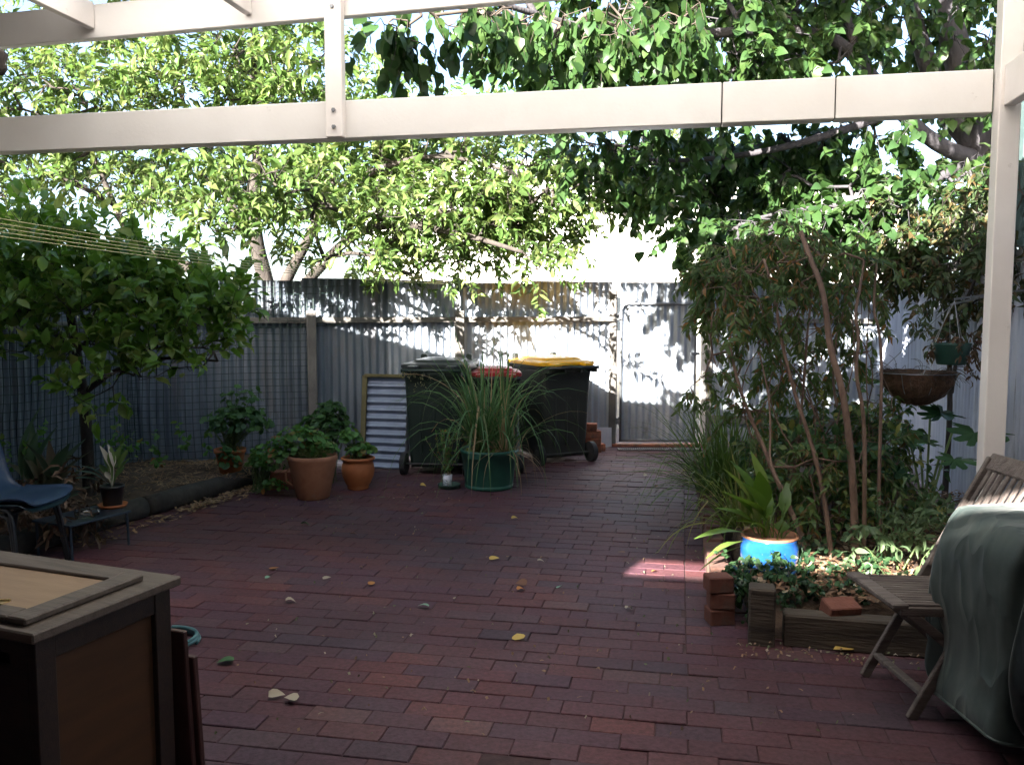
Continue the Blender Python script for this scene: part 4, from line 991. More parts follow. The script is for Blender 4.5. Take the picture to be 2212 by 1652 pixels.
# blue glazed pot with canna-like leaves at the corner of the right bed
c = POT
t = thing('blue_pot_plant', 'glossy bright blue glazed pot with broad upright leaves on the corner of the right bed', 'potted plant', c)
pr_ = .146
mb = MB(); mb.lathe(c, [(.09, 0), (.10, .01), (.125, .05), (pr_, .13), (pr_ * 1.0, .19), (.138, .225), (.142, .235)], 48); mb.build('pot', m_blueglaze, t, smooth=True)
mb = MB(); mb.lathe(c, [(.1425, .2352), (.146, .243), (.14, .25), (.13, .247), (.126, .22)], 48); mb.build('rim', m_terra, t, smooth=True)
disc_soil(c, .128, .225, t)
mb = MB(); cp = c + V((0, 0, .22))
ll = [((1578, 985), .04), ((1600, 1030), .05), ((1622, 965), .035), ((1555, 1050), .04), ((1640, 1010), .045), ((1665, 1060), .035), ((1700, 1035), .03), ((1560, 1000), .035), ((1500, 1155), .04), ((1525, 1200), .035), ((1545, 1090), .045), ((1690, 1120), .035), ((1615, 1080), .05), ((1590, 1120), .04), ((1575, 1060), .045), ((1510, 1225), .02)]
for i, ((u, v), w) in enumerate(ll):
    y = 4.42 + random.Random(i).uniform(-.16, .18); long_leaf(mb, cp + V((random.Random(i + 9).uniform(-.06, .06), random.Random(i + 3).uniform(-.05, .05), 0)), A(u, v, y), w * 1.05, curl=.1, stalk=.42, seed=i)
mb.build('foliage', leafmat('leaf_canna', [(.08, .16, .025), (.12, .22, .035), (.06, .12, .03), (.16, .24, .05)], .4, .35), t, smooth=True)
rng = np.random.default_rng(19); n = 260; aa = rng.uniform(0, 6.28, n)
mb = grass_clump('', '', cp, [(22, .08, (.2, .4), .004, .5, .7)], None, seed=25); mb.build('grass_blades', ml_strap, t, smooth=True)

# dark trailing ground cover round the pot and over the bed edge
rng = np.random.default_rng(23)
cl = [(1650, 1240, 4.2, 80, 14, .05, 40), (1640, 1245, 4.15, 60, 26, .12, 26), (1700, 1265, 4.1, 80, 32, .12, 36), (1780, 1275, 4.1, 70, 30, .12, 30), (1850, 1250, 4.15, 70, 22, .12, 20), (1590, 1205, 4.3, 30, 25, .1, 8), (1730, 1190, 4.35, 25, 30, .08, 8), (1930, 1240, 4.15, 70, 16, .12, 16), (1820, 1200, 4.4, 110, 12, .2, 18), (1750, 1310, 4.0, 60, 18, .06, 12)]
tw, a_, b_2, c_, d_ = grow_twigs(cl, rng, tl=.14, nl=12, ls=.034, hang=.3, up=.1)
o = leaves('ground_cover', T_OVAL, a_, b_2, c_, d_, leafmat('leaf_vinca', [(.02, .05, .022), (.03, .07, .03), (.045, .09, .035)], .2, .35), at=A(1720, 1250, 4.15), rng=rng); meta(o, 'small-leaved dark ground cover spilling round the blue pot', 'ground cover', kind='stuff')

# deep-lobed philodendron by the right fence
def lobed_leaf(mb, c, d, nrm, s):
    c, d, nrm = V(c), V(d).normalized(), V(nrm); nrm = (nrm - d * nrm.dot(d)).normalized(); x = d.cross(nrm); n = 44; vs = [c + d * s * .38]; 
    for k in range(n):
        a = 2 * math.pi * k / n; r = s * .52 * (1 - .5 * (k % 4 == 0) - .12 * (k % 4 == 1)) * (1 + .35 * max(0, math.cos(a)))
        if k == n // 2: r *= .2
        vs.append(c + d * (s * .38 + r * math.cos(a)) + x * (r * math.sin(a)) + nrm * (s * .12 * (1 - abs(math.sin(a))) - s * .1 * math.sin(a) ** 2))
    mb.add(vs, [(0, k + 1, (k + 1) % n + 1) for k in range(n)])
c = A(2000, 1085, 5.2); c.z = .12
t = thing('philodendron', 'philodendron with deeply cut dark leaves on long pale stalks in front of the blue-grey fence', 'plant', c)
mb = MB(); ms = MB()
for u, v, Y, s, dx in [(2060, 925, 5.2, .30, .6), (1960, 930, 5.3, .30, -.5), (2010, 880, 5.5, .26, .1), (1900, 960, 5.1, .24, -.8), (2030, 985, 5.0, .2, .7), (1945, 1010, 5.0, .2, -.4), (1985, 940, 5.5, .22, -.1)]:
    q = A(u, v, Y); ms.tube(smoothen([c, (c * .6 + q * .4) + V((0, 0, .1)), q], 2), .007, n=6, cap=False); lobed_leaf(mb, q, (dx, -.5, -.12), (0, -.25, 1), s)
mb.build('leaves', leafmat('leaf_philo', [(.035, .09, .04), (.055, .125, .055), (.07, .15, .06)], .3, .25), t); ms.build('stalks', surf('stalk_pale', [(.12, .2, .06), (.18, .27, .09)], .5, 8), t, smooth=True)

# ---------------- left bed plants
ml_dying = leafmat('leaf_dying', [(.05, .09, .05), (.08, .13, .07), (.12, .1, .06), (.04, .08, .05), (.14, .09, .06)], .25, .45)  # dull greens mixed with dying browns
def strap_plant(name, label, c, tips, w, mat, cat='plant', seed=0):
    t = thing(name, label, cat, c); mb = MB()
    for i, (u, v, Y) in enumerate(tips): long_leaf(mb, V(c) + V((random.Random(i + seed).uniform(-.06, .06), random.Random(i * 3 + seed).uniform(-.05, .05), 0)), A(u, v, Y), w * random.Random(i + 40 + seed).uniform(.75, 1.2), curl=.13, stalk=.3, seed=i + seed)
    mb.build('leaves', mat, t, smooth=True); return t
c = A(110, 1060, 5.7); c.z = .13
r = random.Random(5)
strap_plant('broad_leaf_plant', 'dusty broad-leaved plant with many dying brown leaves at the foot of the citrus', c, [(u, v, 5.7 + r.uniform(-.25, .25)) for u, v in [(40, 960), (75, 955), (105, 940), (60, 1000), (130, 960), (185, 935), (160, 1000), (200, 990), (215, 1040), (30, 1030), (180, 1060), (120, 1020), (85, 985), (150, 945), (110, 975), (200, 960), (50, 940), (90, 1010), (170, 1030), (20, 990)]], .042, ml_dying, seed=3)
c = A(75, 1020, 5.8); c.z = .13
strap_plant('tall_leaf_plant', 'few tall grey-green leaves standing up behind the blue chairs', c, [(92, 855, 5.8), (70, 900, 5.9), (80, 920, 5.7), (125, 905, 5.8)], .05, leafmat('leaf_greygreen', [(.06, .11, .06), (.1, .16, .09)], .3, .4), seed=8)
rng = np.random.default_rng(31)
c = A(130, 1090, 5.5); c.z = .1
tw, a_, b_2, c_, d_ = grow_twigs([(100, 1060, 5.5, 80, 40, .25, 30), (150, 1100, 5.4, 50, 30, .2, 16), (60, 1100, 5.4, 60, 30, .2, 12)], rng, tl=.2, nl=9, ls=.09, hang=.4)
o = leaves('dead_leaves', T_LONG, a_, b_2, c_, d_, leafmat('leaf_dead', [(.10, .06, .035), (.16, .1, .06), (.07, .045, .03), (.2, .14, .1)], .15, .7), at=c, rng=rng); meta(o, 'heap of withered brown leaves under the left bed plants', 'dead leaves', kind='stuff')
rng = np.random.default_rng(33)
c = A(310, 980, 6.9); c.z = .13
tw, a_, b_2, c_, d_ = grow_twigs([(250, 965, 6.4, 40, 14, .2, 9), (20, 975, 5.9, 60, 30, .2, 10), (420, 960, 7.2, 40, 20, .2, 5), (300, 990, 6.8, 30, 14, .2, 5)], rng, tl=.16, nl=8, ls=.05, hang=0)
o = leaves('weeds', T_OVAL, a_, b_2, c_, d_, ml_ger, at=c, rng=rng); meta(o, 'scattered small green weeds in the left bed', 'weeds', kind='stuff')

# ================================================================== BED EDGES, MULCH, LITTER
m_sleeper = surf('old_sleeper', [(.028, .022, .017), (.065, .05, .038), (.095, .075, .056)], .95, 6, bump=.8, bscale=30, stretch=(.3, 1, 3))
m_log = surf('edging_log', [(.03, .026, .022), (.07, .06, .05)], .95, 6, bump=.8, bscale=30)
r = random.Random(1)
for a, b, lab in ((L0 + V((.03, 0, 0)), L0 + ldir * 1.42, 'round dark edging log of the left bed, the length nearest the pots'), (L0 + ldir * 1.46, L0 + ldir * 2.9, 'round dark edging log of the left bed, the length running under the blue chairs')):
    pts = [a.lerp(b, k / 10) + V((r.uniform(-.006, .006), r.uniform(-.006, .006), .072)) for k in range(11)]
    mb = MB(); mb.tube(pts, [.078 + r.uniform(-.004, .004) for _ in pts], n=16); o = mb.build('edging_log', m_log, at=a, smooth=True); meta(o, lab, 'log')
ed = (E1 - E0).normalized(); en = V((-ed.y, ed.x, 0))
mb = MB(); mb.bar(E0 + ed * .16 + en * .05 + V((0, 0, .072)), E0 + ed * .80 + en * .05 + V((0, 0, .072)), .1, .15, bev=.008); o = mb.build('edging_sleeper', m_sleeper, at=E0); meta(o, 'old timber sleeper along the front of the right bed, next to the stub post', 'sleeper')
mb = MB(); mb.bar(E0 + ed * .81 + en * .045 + V((0, 0, .07)), E0 + ed * 1.5 + en * .06 + V((0, 0, .068)), .1, .145, bev=.008); o = mb.build('edging_sleeper', m_sleeper, at=E0 + ed); meta(o, 'old timber sleeper along the front of the right bed, running behind the barbecue', 'sleeper')
c = E0 + ed * .065 + en * .03
mb = MB(); mb.box((c.x, c.y, .125), (.115, .11, .27), rz=math.atan2(ed.y, ed.x), bev=.008); o = mb.build('stub_post', m_sleeper, at=c); meta(o, 'squat square timber post at the corner of the right bed', 'post')
m_brick_old = surf('brick_dirty', [(.09, .05, .04), (.15, .075, .055), (.07, .05, .04)], .95, 9, bump=.8, dirt=((.05, .055, .035), 5, .48))
# brick edge going back up the path
k = 0; r = random.Random(3)
for i in range(14):
    p = (E0 + V((.0, .46, 0))).lerp(Ledge + V((-.03, .1, 0)), i / 14.5)
    for j in range(1):
        lab = 'dirty brick edging the path side of the right bed, %s' % ['nearest the viewer', 'second from the near end', 'third from the near end', 'fourth from the near end', 'fifth from the near end', 'sixth from the near end', 'seventh from the near end', 'seventh from the gate end', 'sixth from the gate end', 'fifth from the gate end', 'fourth from the gate end', 'third from the gate end', 'second from the gate end', 'nearest the gate'][i]
        loose_brick((p.x + r.uniform(-.01, .01), p.y, j * .08), math.pi / 2 - .18 + r.uniform(-.06, .06), lab, mat=m_brick_old, group='bricks edging the right bed', name='edging_brick', tilt=r.uniform(-.08, .08), size=(.23, .1, .15))
m_brick_red2 = surf('brick_red_dull', [(.11, .038, .026), (.17, .06, .038)], .9, 12, bump=.5, island=.15, dirt=((.08, .05, .04), 6, .5))
b0 = G(1559, 1352); b0.y += .05
for i, (dz, rz, sx) in enumerate(((0, .1, .0), (.079, -.05, .005), (.158, .12, -.008))):
    loose_brick((b0.x + sx, b0.y, dz), rz + math.pi / 2 * 0, ['red brick at the bottom of the short stack by the stub post', 'middle red brick of the short stack by the stub post', 'top red brick of the short stack by the stub post'][i], size=(.12, .1, .076), mat=m_brick_red2, group='bricks stacked by the stub post')
b = G(1832, 1335, .15); loose_brick((b.x, b.y + .09, .125), .15, 'half-buried brick lying in the front of the right bed', mat=surf('brick_dark_red', [(.16, .06, .04), (.24, .09, .06)], .9, 9, bump=.5), tilt=.25, size=(.15, .1, .07))  # darker brick red
# bricks by the gate
b = G(1274, 978); b.y += .04; b.x += .02; m_bk = m_brick_red
for i, (dx, dz, w) in enumerate(((0, 0, .2), (.01, .077, .19), (-.005, .154, .2), (-.02, .231, .16))):
    loose_brick((b.x + dx, b.y + .02, dz), .15 * (-1) ** i, ['bottom brick of the stack against the fence beside the yellow-lidded bin', 'second brick up in the stack beside the yellow-lidded bin', 'third brick up in the stack beside the yellow-lidded bin', 'topmost darker brick of the stack beside the yellow-lidded bin'][i], size=(w, .11, .076), group='bricks stacked by the bins')
b = G(1296, 973); loose_brick((b.x, b.y, 0), .2, 'single orange half brick on the ground left of the gate post', size=(.10, .09, .075))
c = G(1302, 962); c.y = fence_y(c.x) - .09
mb = MB(); mb.box((c.x, c.y, .115), (.16, .012, .21), M=Matrix.Rotation(-.12, 3, 'X'), bev=.002); o = mb.build('paper_sheet', surf('paper_pale', [(.5, .52, .62), (.62, .63, .7)], .6, 14), at=c); meta(o, 'pale bluish board propped by the gate post', 'board')

# straw mulch and dry litter
def straw(name, label, cols, polys, n, seed, ln=(.03, .12), w=.0022, z=None, cat='mulch', flat=.2):
    r = random.Random(seed); mb = MB()
    for _ in range(n):
        q = r.choice(polys); s, t = r.random(), r.random()
        p = (V(q[0]) * (1 - s) + V(q[1]) * s) * (1 - t) + (V(q[3]) * (1 - s) + V(q[2]) * s) * t
        a = r.uniform(0, math.pi); L_ = r.uniform(*ln); e = r.uniform(-flat, flat)
        d = V((math.cos(a), math.sin(a), e)).normalized() * L_; h = r.uniform(0, .03) + (z(p) if z else 0.006)
        p0 = V((p.x, p.y, h)); s_ = V((-math.sin(a), math.cos(a), r.uniform(-.4, .4))) * (w * r.uniform(.6, 1.8))
        mid = p0 + d * .5 + V((0, 0, r.uniform(0, .012))); q0 = p0 - d * .0; q1 = p0 + d
        mb.add([q0 - s_, q0 + s_, mid + s_, mid - s_, q1 + s_ * .5, q1 - s_ * .5], [(0, 1, 2, 3), (3, 2, 4, 5)])
    o = mb.build(name, cols, at=polys[0][0]); return meta(o, label, cat, kind='stuff')
ml_straw = leafmat('straw', [(.2, .12, .06), (.34, .22, .12), (.26, .15, .08), (.42, .29, .17), (.12, .08, .05)], .15, .8)
zl = lambda p: .115 + .035 * noise.noise(V((p.x * 2.2 + 3, p.y * 2.2, 0)))
qa, qb, qc, qd = G(300, 1075, .1), G(560, 1030, .1), G(500, 985, .1), G(290, 1000, .1)
straw('straw_mulch', 'pale straw mulch heaped in the left bed behind the log', ml_straw, [(qa, qb, qc, qd)] * 3 + [(G(120, 1120, .1), G(300, 1075, .1), qd, G(150, 1010, .1))], 2600, 3, z=zl)
straw('leaf_litter', 'dry leaf and twig litter on the paving along the edging log', ml_straw, [(L0 + V((.1, -.1, 0)), L0 + ldir * 2.2 + V((.1, -.05, 0)), L0 + ldir * 2.2 + V((.28, -.2, 0)), L0 + V((.25, -.3, 0))), (L0 + V((.1, -.1, 0)), L0 + ldir * 1.2 + V((.1, -.05, 0)), L0 + ldir * 1.2 + V((.22, -.12, 0)), L0 + V((.2, -.2, 0)))], 420, 5, ln=(.02, .07), w=.006, cat='leaf litter')
zr = lambda p: .17 + .035 * noise.noise(V((p.x * 2.2 + 8, p.y * 2.2, 0)))
straw('leaf_mulch', 'brown leaf mulch covering the right bed', leafmat('mulch_brown', [(.12, .06, .035), (.2, .11, .06), (.28, .17, .1), (.09, .05, .03), (.4, .3, .2)], .1, .8), [(E0 + V((.1, .15, 0)), E1 + V((.3, .15, 0)), V((3.3, 6.2, 0)), V((1.7, 6.6, 0)))], 3800, 7, ln=(.02, .07), w=.007, z=zr, cat='mulch')

qf = [(G(1320, 1330), G(1580, 1330), G(1560, 1010), G(1400, 1010)), (G(600, 1330), G(1500, 1330), G(1400, 1060), G(560, 1100)), (G(450, 1600), G(1900, 1600), G(1560, 1330), G(520, 1330)), (G(1600, 1420), G(2000, 1450), G(2000, 1430), G(1600, 1395)), (G(560, 1100), G(980, 1085), G(980, 1060), G(560, 1080))]
straw('grit', 'crumbs of leaf, twig and grit strewn over the patio bricks', leafmat('grit', [(.2, .13, .08), (.3, .2, .12), (.1, .07, .05), (.12, .16, .07), (.4, .34, .26)], .1, .8), qf, 520, 17, ln=(.006, .024), w=.003, z=lambda p: .003, cat='debris', flat=.1)
# fallen leaves on the bricks, one by one
def fallen(u, v, s, rot, c, label, T=T_HEART):
    p = G(u, v); rng = np.random.default_rng(int(u + v)); a = math.radians(rot)
    m = leafmat('fallen_' + c, {'orange': [(.4, .17, .05), (.45, .2, .06)], 'yellow': [(.55, .38, .09), (.6, .42, .12)], 'green': [(.05, .12, .05), (.06, .14, .05)], 'pale': [(.38, .33, .24), (.44, .38, .28)], 'brown': [(.16, .08, .05), (.2, .1, .06)], 'mint': [(.2, .36, .25), (.24, .4, .28)]}[c], .15, .6)
    Tv = (T[0] * np.array((1, 1, 1.6)), T[1])
    o = leaves('fallen_leaf', Tv, [np.array(p) + np.array((0, 0, .006 + s * .1))], [(math.cos(a), math.sin(a), rng.uniform(-.05, .2))], [(rng.uniform(-.5, .5), rng.uniform(-.5, .3), 1)], [s], m, at=p, rng=rng)
    meta(o, label, 'leaf', 'fallen leaves on the bricks')
for args in [(583, 1232, .055, 40, 'orange', 'curled orange leaf on bare bricks, leftmost of the orange leaves'), (572, 1250, .03, 10, 'mint', 'tiny pale green leaf just in front of the leftmost orange leaf'),
             (697, 1253, .045, 20, 'pale', 'small pale curled leaf right of the leftmost orange leaf'), (800, 1267, .05, 80, 'orange', 'upright curled orange leaf halfway between cabinet and middle of patio'),
             (617, 1302, .05, 15, 'pale', 'folded grey-brown leaf in front of the leftmost orange leaf'), (926, 1314, .055, 170, 'mint', 'pale green leaf lying alone left of the patio centre'),
             (1057, 1211, .06, 10, 'yellow', 'yellow leaf in front of the green tub, farthest of the yellow leaves'), (1138, 1264, .06, 175, 'brown', 'dark brown curled leaf next to a round tan one'),
             (1118, 1278, .045, 30, 'orange', 'round tan leaf touching the dark brown curled one'), (1122, 1386, .065, 100, 'yellow', 'bright yellow leaf alone in the near middle of the patio'),
             (506, 1430, .07, 200, 'green', 'dark green leaf right of the hose'), (580, 1507, .06, 10, 'pale', 'dry grey leaf near the cabinet, left of a pinkish one'), (641, 1517, .055, 160, 'pale', 'crumpled pinkish leaf, nearest to the viewer of all'),
             (1205, 1273, .04, 60, 'mint', 'small mint green leaf right of the brown curled leaf'), (1161, 1214, .04, 5, 'pale', 'small pale leaf right of the farthest yellow leaf'),
             (1350, 1196, .045, 170, 'brown', 'dark leaf on the bricks just behind the strip of sunlight'), (651, 1135, .06, 0, 'green', 'green leaf on the bricks in front of the tapered terracotta pot'),
             (757, 1156, .05, 10, 'brown', 'dark shrivelled leaf in front of the round-bellied pot'), (1105, 1123, .05, 20, 'yellow', 'yellowish leaf on the bricks right in front of the green tub'),
             (1352, 1318, .04, 30, 'pale', 'little curled pale leaf in front of the sunlight strip'), (1408, 1238, .035, 10, 'orange', 'tan leaf lying inside the strip of sunlight'),
             (1837, 1405, .09, 200, 'yellow', 'yellow leaf against the sleeper of the right bed'), (1856, 1406, .07, 80, 'brown', 'brown leaf beside the yellow one against the sleeper'),
             (858, 1052, .05, 30, 'brown', 'small leaf near the left wheelie bin wheel'), (908, 1050, .05, 0, 'yellow', 'yellow leaf left of the patterned cup'), (1060, 1073, .045, 0, 'brown', 'brown leaf touching the foot of the green tub'),
             (820, 1078, .05, 20, 'green', 'small green leaf right of the round-bellied pot'), (1500, 1028, .06, 10, 'green', 'green leaf on the path before the gate'), (1415, 1055, .04, 10, 'brown', 'dark leaf halfway up the path'), (1390, 1030, .045, 10, 'pale', 'pale leaf up the path near the yellow-lidded bin')]:
    fallen(args[0], args[1], args[2] * 1.05, *args[3:])

# ================================================================== BINS
m_bin = surf('bin_green', [(.009, .019, .015), (.016, .028, .022)], .5, 5, bump=.04, dirt=((.06, .07, .06), 4, .62))
m_bin_g = surf('bin_charcoal', [(.013, .015, .013), (.02, .023, .02)], .5, 5, bump=.04, dirt=((.07, .07, .06), 4, .62))
m_rub = surf('tyre_rubber', [(.015, .015, .016), (.028, .028, .03)], .8, 12)
m_tube0 = surf('axle_dark', [(.02, .02, .02), (.035, .035, .035)], .6, 9)
def bin_(label, near_l, ang, w, d, h, body, lidm, group='wheelie bins', facing=0):
    """local x along the hinge edge, local y towards the front; rear-left foot at near_l"""
    t = thing('wheelie_bin', label, 'wheelie bin', near_l, ang, group)
    zb_, zt_ = .07, h * .925
    rings = []
    for k, (z, sw, y0, y1) in enumerate([(zb_, .80, .06, .56 / .73), (zb_ + .04, .83, .045, .60 / .73), (h * .5, .90, .025, .80), (h * .80, .955, .01, .93), (zt_ - .06, .97, .0, .955), (zt_ - .058, .985, -.01, .965), (zt_ - .03, .985, -.01, .965)]):
        a, b = y0 * d, y1 * d; rings.append(rrect(w * sw, b - a, .05, z, w / 2, (a + b) / 2, 4))
    mb = MB(); mb.loft(rings)
    for s in (.28, .5, .72): mb.box((w * s, .032 * d, h * .45), (.02, .022, h * .55), bev=.006)
    mb.build('body', body, t, smooth=False, local=True)
    mb = MB(); mb.loft([rrect(w * 1.0, d * .99, .055, zt_ - .03, w / 2, d * .48, 4), rrect(w * 1.03, d * 1.02, .055, zt_ - .02, w / 2, d * .48, 4), rrect(w * 1.03, d * 1.02, .055, zt_ + .004, w / 2, d * .48, 4)])
    for s in (.06, .35, .65, .94): mb.box((w * s, -.055, zt_ - .035), (.022, .12, .05), bev=.008)
    mb.build('rim', body, t, local=True)
    mb = MB(); mb.tube([(w * .03, -.115, zt_ - .01), (w * .97, -.115, zt_ - .01)], .017, n=10); mb.build('handle', body, t, smooth=True, local=True)
    def dome(x, y): return 0.05 * (1 - ((x - w / 2) / (w * .52)) ** 2) * (1 - ((y - d * .48) / (d * .52)) ** 2)
    R_ = [rrect(w * 1.05, d * 1.03, .05, zt_ + .006, w / 2, d * .49, 5), rrect(w * 1.06, d * 1.04, .05, zt_ + .012, w / 2, d * .49, 5), rrect(w * 1.06, d * 1.04, .05, zt_ + .034, w / 2, d * .49, 5), rrect(w * 1.03, d * 1.01, .05, zt_ + .042, w / 2, d * .49, 5)]
    for s in (.93, .8): R_.append(rrect(w * s, d * s, .05, zt_ + .044, w / 2, d * .49, 5, zf=lambda x, y: dome(x, y) * .6))
    R_.append(rrect(w * .74, d * .74, .05, zt_ + .050, w / 2, d * .49, 5, zf=lambda x, y: dome(x, y) * .6))
    R_.append(rrect(w * .70, d * .70, .05, zt_ + .064, w / 2, d * .49, 5, zf=lambda x, y: dome(x, y) * .5))
    R_.append(rrect(w * .25, d * .25, .03, zt_ + .068, w / 2, d * .49, 5, zf=lambda x, y: dome(x, y) * .45))
    mb = MB(); mb.loft(R_)
    for s in (.2, .8): mb.box((w * s, -.055, zt_ + .018), (.09, .13, .03), bev=.01)
    mb.build('lid', lidm, t, local=True)
    for s in (.1, .86):
        mb = MB(); mb.box((w * s, d * .93, zt_ + .062), (.06, .06, .08), bev=.012); mb.build('lid_grip', lidm if lidm is body or facing else body, t, local=True)
    for x in (-.0, w):
        wh = MB(); wh.tube([(x - .024 + (.02 if x == 0 else -.02) * 0, .035, .1), (x + .024, .035, .1)], .1, n=28); o = wh.build('wheel', m_rub, t, local=True)
        sx = -1 if x == 0 else 1
        hb = MB(); hb.tube([(x + sx * .0245, .035, .1), (x + sx * .029, .035, .1)], [.058, .052], n=20); hb.tube([(x + sx * .028, .035, .1), (x + sx * .036, .035, .1)], .018, n=12); hh = hb.build('hub', m_bin_g, o, local=True)
    mb = MB(); mb.tube([(.0, .035, .1), (w, .035, .1)], .011, n=8); mb.build('axle', m_tube0, t, local=True)
    return t
m_lid_y = surf('lid_yellow', [(.62, .32, .008), (.7, .38, .015)], .38, 5, dirt=((.5, .3, .05), 5, .66))
m_lid_r = surf('lid_red', [(.25, .006, .012), (.32, .01, .018)], .35, 5)
nl = G(876, 1026); bin_('dark green wheelie bin with its own dark lid, left of the three', V((nl.x - .02, nl.y + .0, 0)), -.12, .58, .70, 1.05, m_bin, surf('lid_grey', [(.02, .024, .026), (.032, .037, .038)], .4, 6, dirt=((.06, .06, .06), 5, .62)))
bin_('charcoal wheelie bin with a bright yellow lid, right of the three', V((.28, 8.25, 0)), .46, .58, .72, 1.035, m_bin_g, m_lid_y)
bin_('smaller charcoal wheelie bin with a red lid, between the two larger ones', V((-.38, 7.88, 0)), .05, .46, .50, .96, m_bin_g, m_lid_r)

# corrugated offcut leaning by the left bin
c0, c1 = G(783, 1012), G(862, 1016); c0.y += .02; c1.y += .02
t = thing('corrugated_offcut', 'short sheet of corrugated iron with its ridges sideways, leaning left of the bins', 'metal sheet', c0)
d = (c1 - c0); w = d.length + .05; d.normalize(); n = V((d.y, -d.x, 0)); vs = []; fs = []; m = 110; hh = .86
for i in range(m + 1):
    z = hh * i / m; o_ = .015 * math.sin(2 * math.pi * z / .076) - .1 * z / hh
    for s in (0, w): p = c0 + d * s + n * o_; vs.append((p.x, p.y, z + .005))
for i in range(m): fs.append((2 * i, 2 * i + 1, 2 * i + 3, 2 * i + 2))
k = len(vs); vs += [(x - n.x * .002, y - n.y * .002, z) for x, y, z in vs]; fs += [tuple(i + k for i in f[::-1]) for f in fs]
link_mesh('sheet', vs, fs, surf('galv_bluish', [(.16, .2, .28), (.25, .3, .39)], .45, 6, metal=.3, bump=.1), t, smooth=True)
m_olive = surf('olive_timber', [(.09, .08, .035), (.14, .12, .055)], .9, 8, bump=.5)
mb = MB(); a = c0 + n * .02; mb.bar(a + V((0, 0, .0)), a - n * .1 + V((0, 0, hh + .02)), .05, .02, up=n, bev=.003); mb.bar(a - n * .09 + V((0, 0, hh + .02)), a - n * .09 + d * w + V((0, 0, hh + .02)), .02, .03, bev=.003); mb.build('batten', m_olive, t)

# ================================================================== CLOTHES LINE
e1 = fence_at_u(984) + V((-.02, -.1, 1.83)); 
t = thing('clothes_line', 'yellowish parallel clothes lines running from the fence post out over the citrus', 'clothes line', e1)
m_line = surf('line_cord', [(.42, .38, .18), (.5, .46, .24)], .6, 20)
for i, vy in enumerate((452, 464, 474, 484, 494)):
    a = A(-120, vy, 3.6); b = e1 + V((-.17 + i * .07, -.03 * i, -.02 * i)); pts = [a.lerp(b, k / 12) - V((0, 0, .05 * math.sin(math.pi * k / 12))) for k in range(13)]
    mb = MB(); mb.tube(pts, .0022, n=5); mb.build('line', m_line, t)
mb = MB(); mb.bar(e1 + V((-.22, .0, -.03)), e1 + V((.16, -.12, -.1)), .03, .03, bev=.003); mb.build('bracket', m_steel, t)

# ================================================================== HANGING BASKETS
m_coir = surf('coir', [(.05, .028, .018), (.11, .06, .035), (.16, .09, .055)], .95, 30, bump=1.0, bscale=120)
def chains(mb, pts, hook):
    for p in pts: mb.tube([p, hook], .0025, n=4)
hk = A(2052, 662, 5.45)
c = A(1982, 806, 5.45)
t = thing('hanging_basket', 'large coir hanging basket with bare dried plants, lower left of the two', 'hanging basket', hk)
mb = MB(); mb.lathe(c, [(0, -.20), (.08, -.19), (.16, -.14), (.215, -.07), (.235, 0), (.228, .012), (.20, .0), (0, -.02)], 32, sq=.9)
rr_ = random.Random(2); mb.v = [(x + rr_.uniform(-.006, .006), y + rr_.uniform(-.006, .006), z + rr_.uniform(-.006, .006)) for x, y, z in mb.v]; mb.build('coir_liner', m_coir, t)
mb = MB(); ring = [c + V((.238 * math.cos(a * .2618), .214 * math.sin(a * .2618), .004)) for a in range(25)]; mb.tube(ring, .004, n=6)
for a in range(8): an = a * math.pi / 4; mb.tube(smoothen([c + V((.238 * math.cos(an), .214 * math.sin(an), 0)), c + V((.19 * math.cos(an), .17 * math.sin(an), -.13)), c + V((0, 0, -.208))], 2), .0025, n=4)
mb.build('wire_frame', m_steel, t); mb = MB(); chains(mb, [ring[1], ring[9], ring[17]], hk); mb.build('chain', m_steel, t)
mb = MB(); rr_ = random.Random(7)
for k in range(46):
    a = rr_.uniform(0, 6.28); q = c + V((.15 * math.cos(a), .13 * math.sin(a), 0)); dd = V((math.cos(a) * .5 + rr_.uniform(-.4, .4), math.sin(a) * .4, rr_.uniform(.2, .9))); pts = [q]
    for j in range(5): dd = (dd + V((0, 0, -.28)) + V((rr_.uniform(-.3, .3), rr_.uniform(-.3, .3), 0))).normalized(); pts.append(pts[-1] + dd * .035)
    mb.tube(pts, .0016, n=3, cap=False)
mb.build('dried_stems', m_twig, t)
hk2 = A(2062, 650, 5.1)
c = A(2056, 745, 5.1)
t = thing('hanging_basket', 'small green plastic hanging pot with brown withered growth, upper right of the two', 'hanging basket', hk2)
mb = MB(); mb.lathe(c, [(.075, -.115), (.08, -.11), (.105, 0), (.108, .012), (.1, .012), (.095, -.02)], 24); mb.build('pot', surf('pot_green_dark', [(.015, .06, .045), (.025, .08, .06)], .5, 8), t, smooth=True)
mb = MB(); chains(mb, [c + V((.1 * math.cos(a), .1 * math.sin(a), .01)) for a in (.5, 2.6, 4.7)], hk2); mb.build('chain', m_steel, t)
rng = np.random.default_rng(5); tw, a_, b_2, c_, d_ = grow_twigs([((c + V((.05, 0, .03))), (.12, .1, .05), 22), ((c + V((.13, 0, -.05))), (.05, .06, .1), 14)], rng, px=False, tl=.12, nl=8, ls=.045, hang=.5)
leaves('withered_growth', T_LANCE, a_, b_2, c_, d_, leafmat('leaf_dead2', [(.09, .05, .03), (.14, .085, .05), (.06, .06, .03)], .15, .7), t, rng=rng)
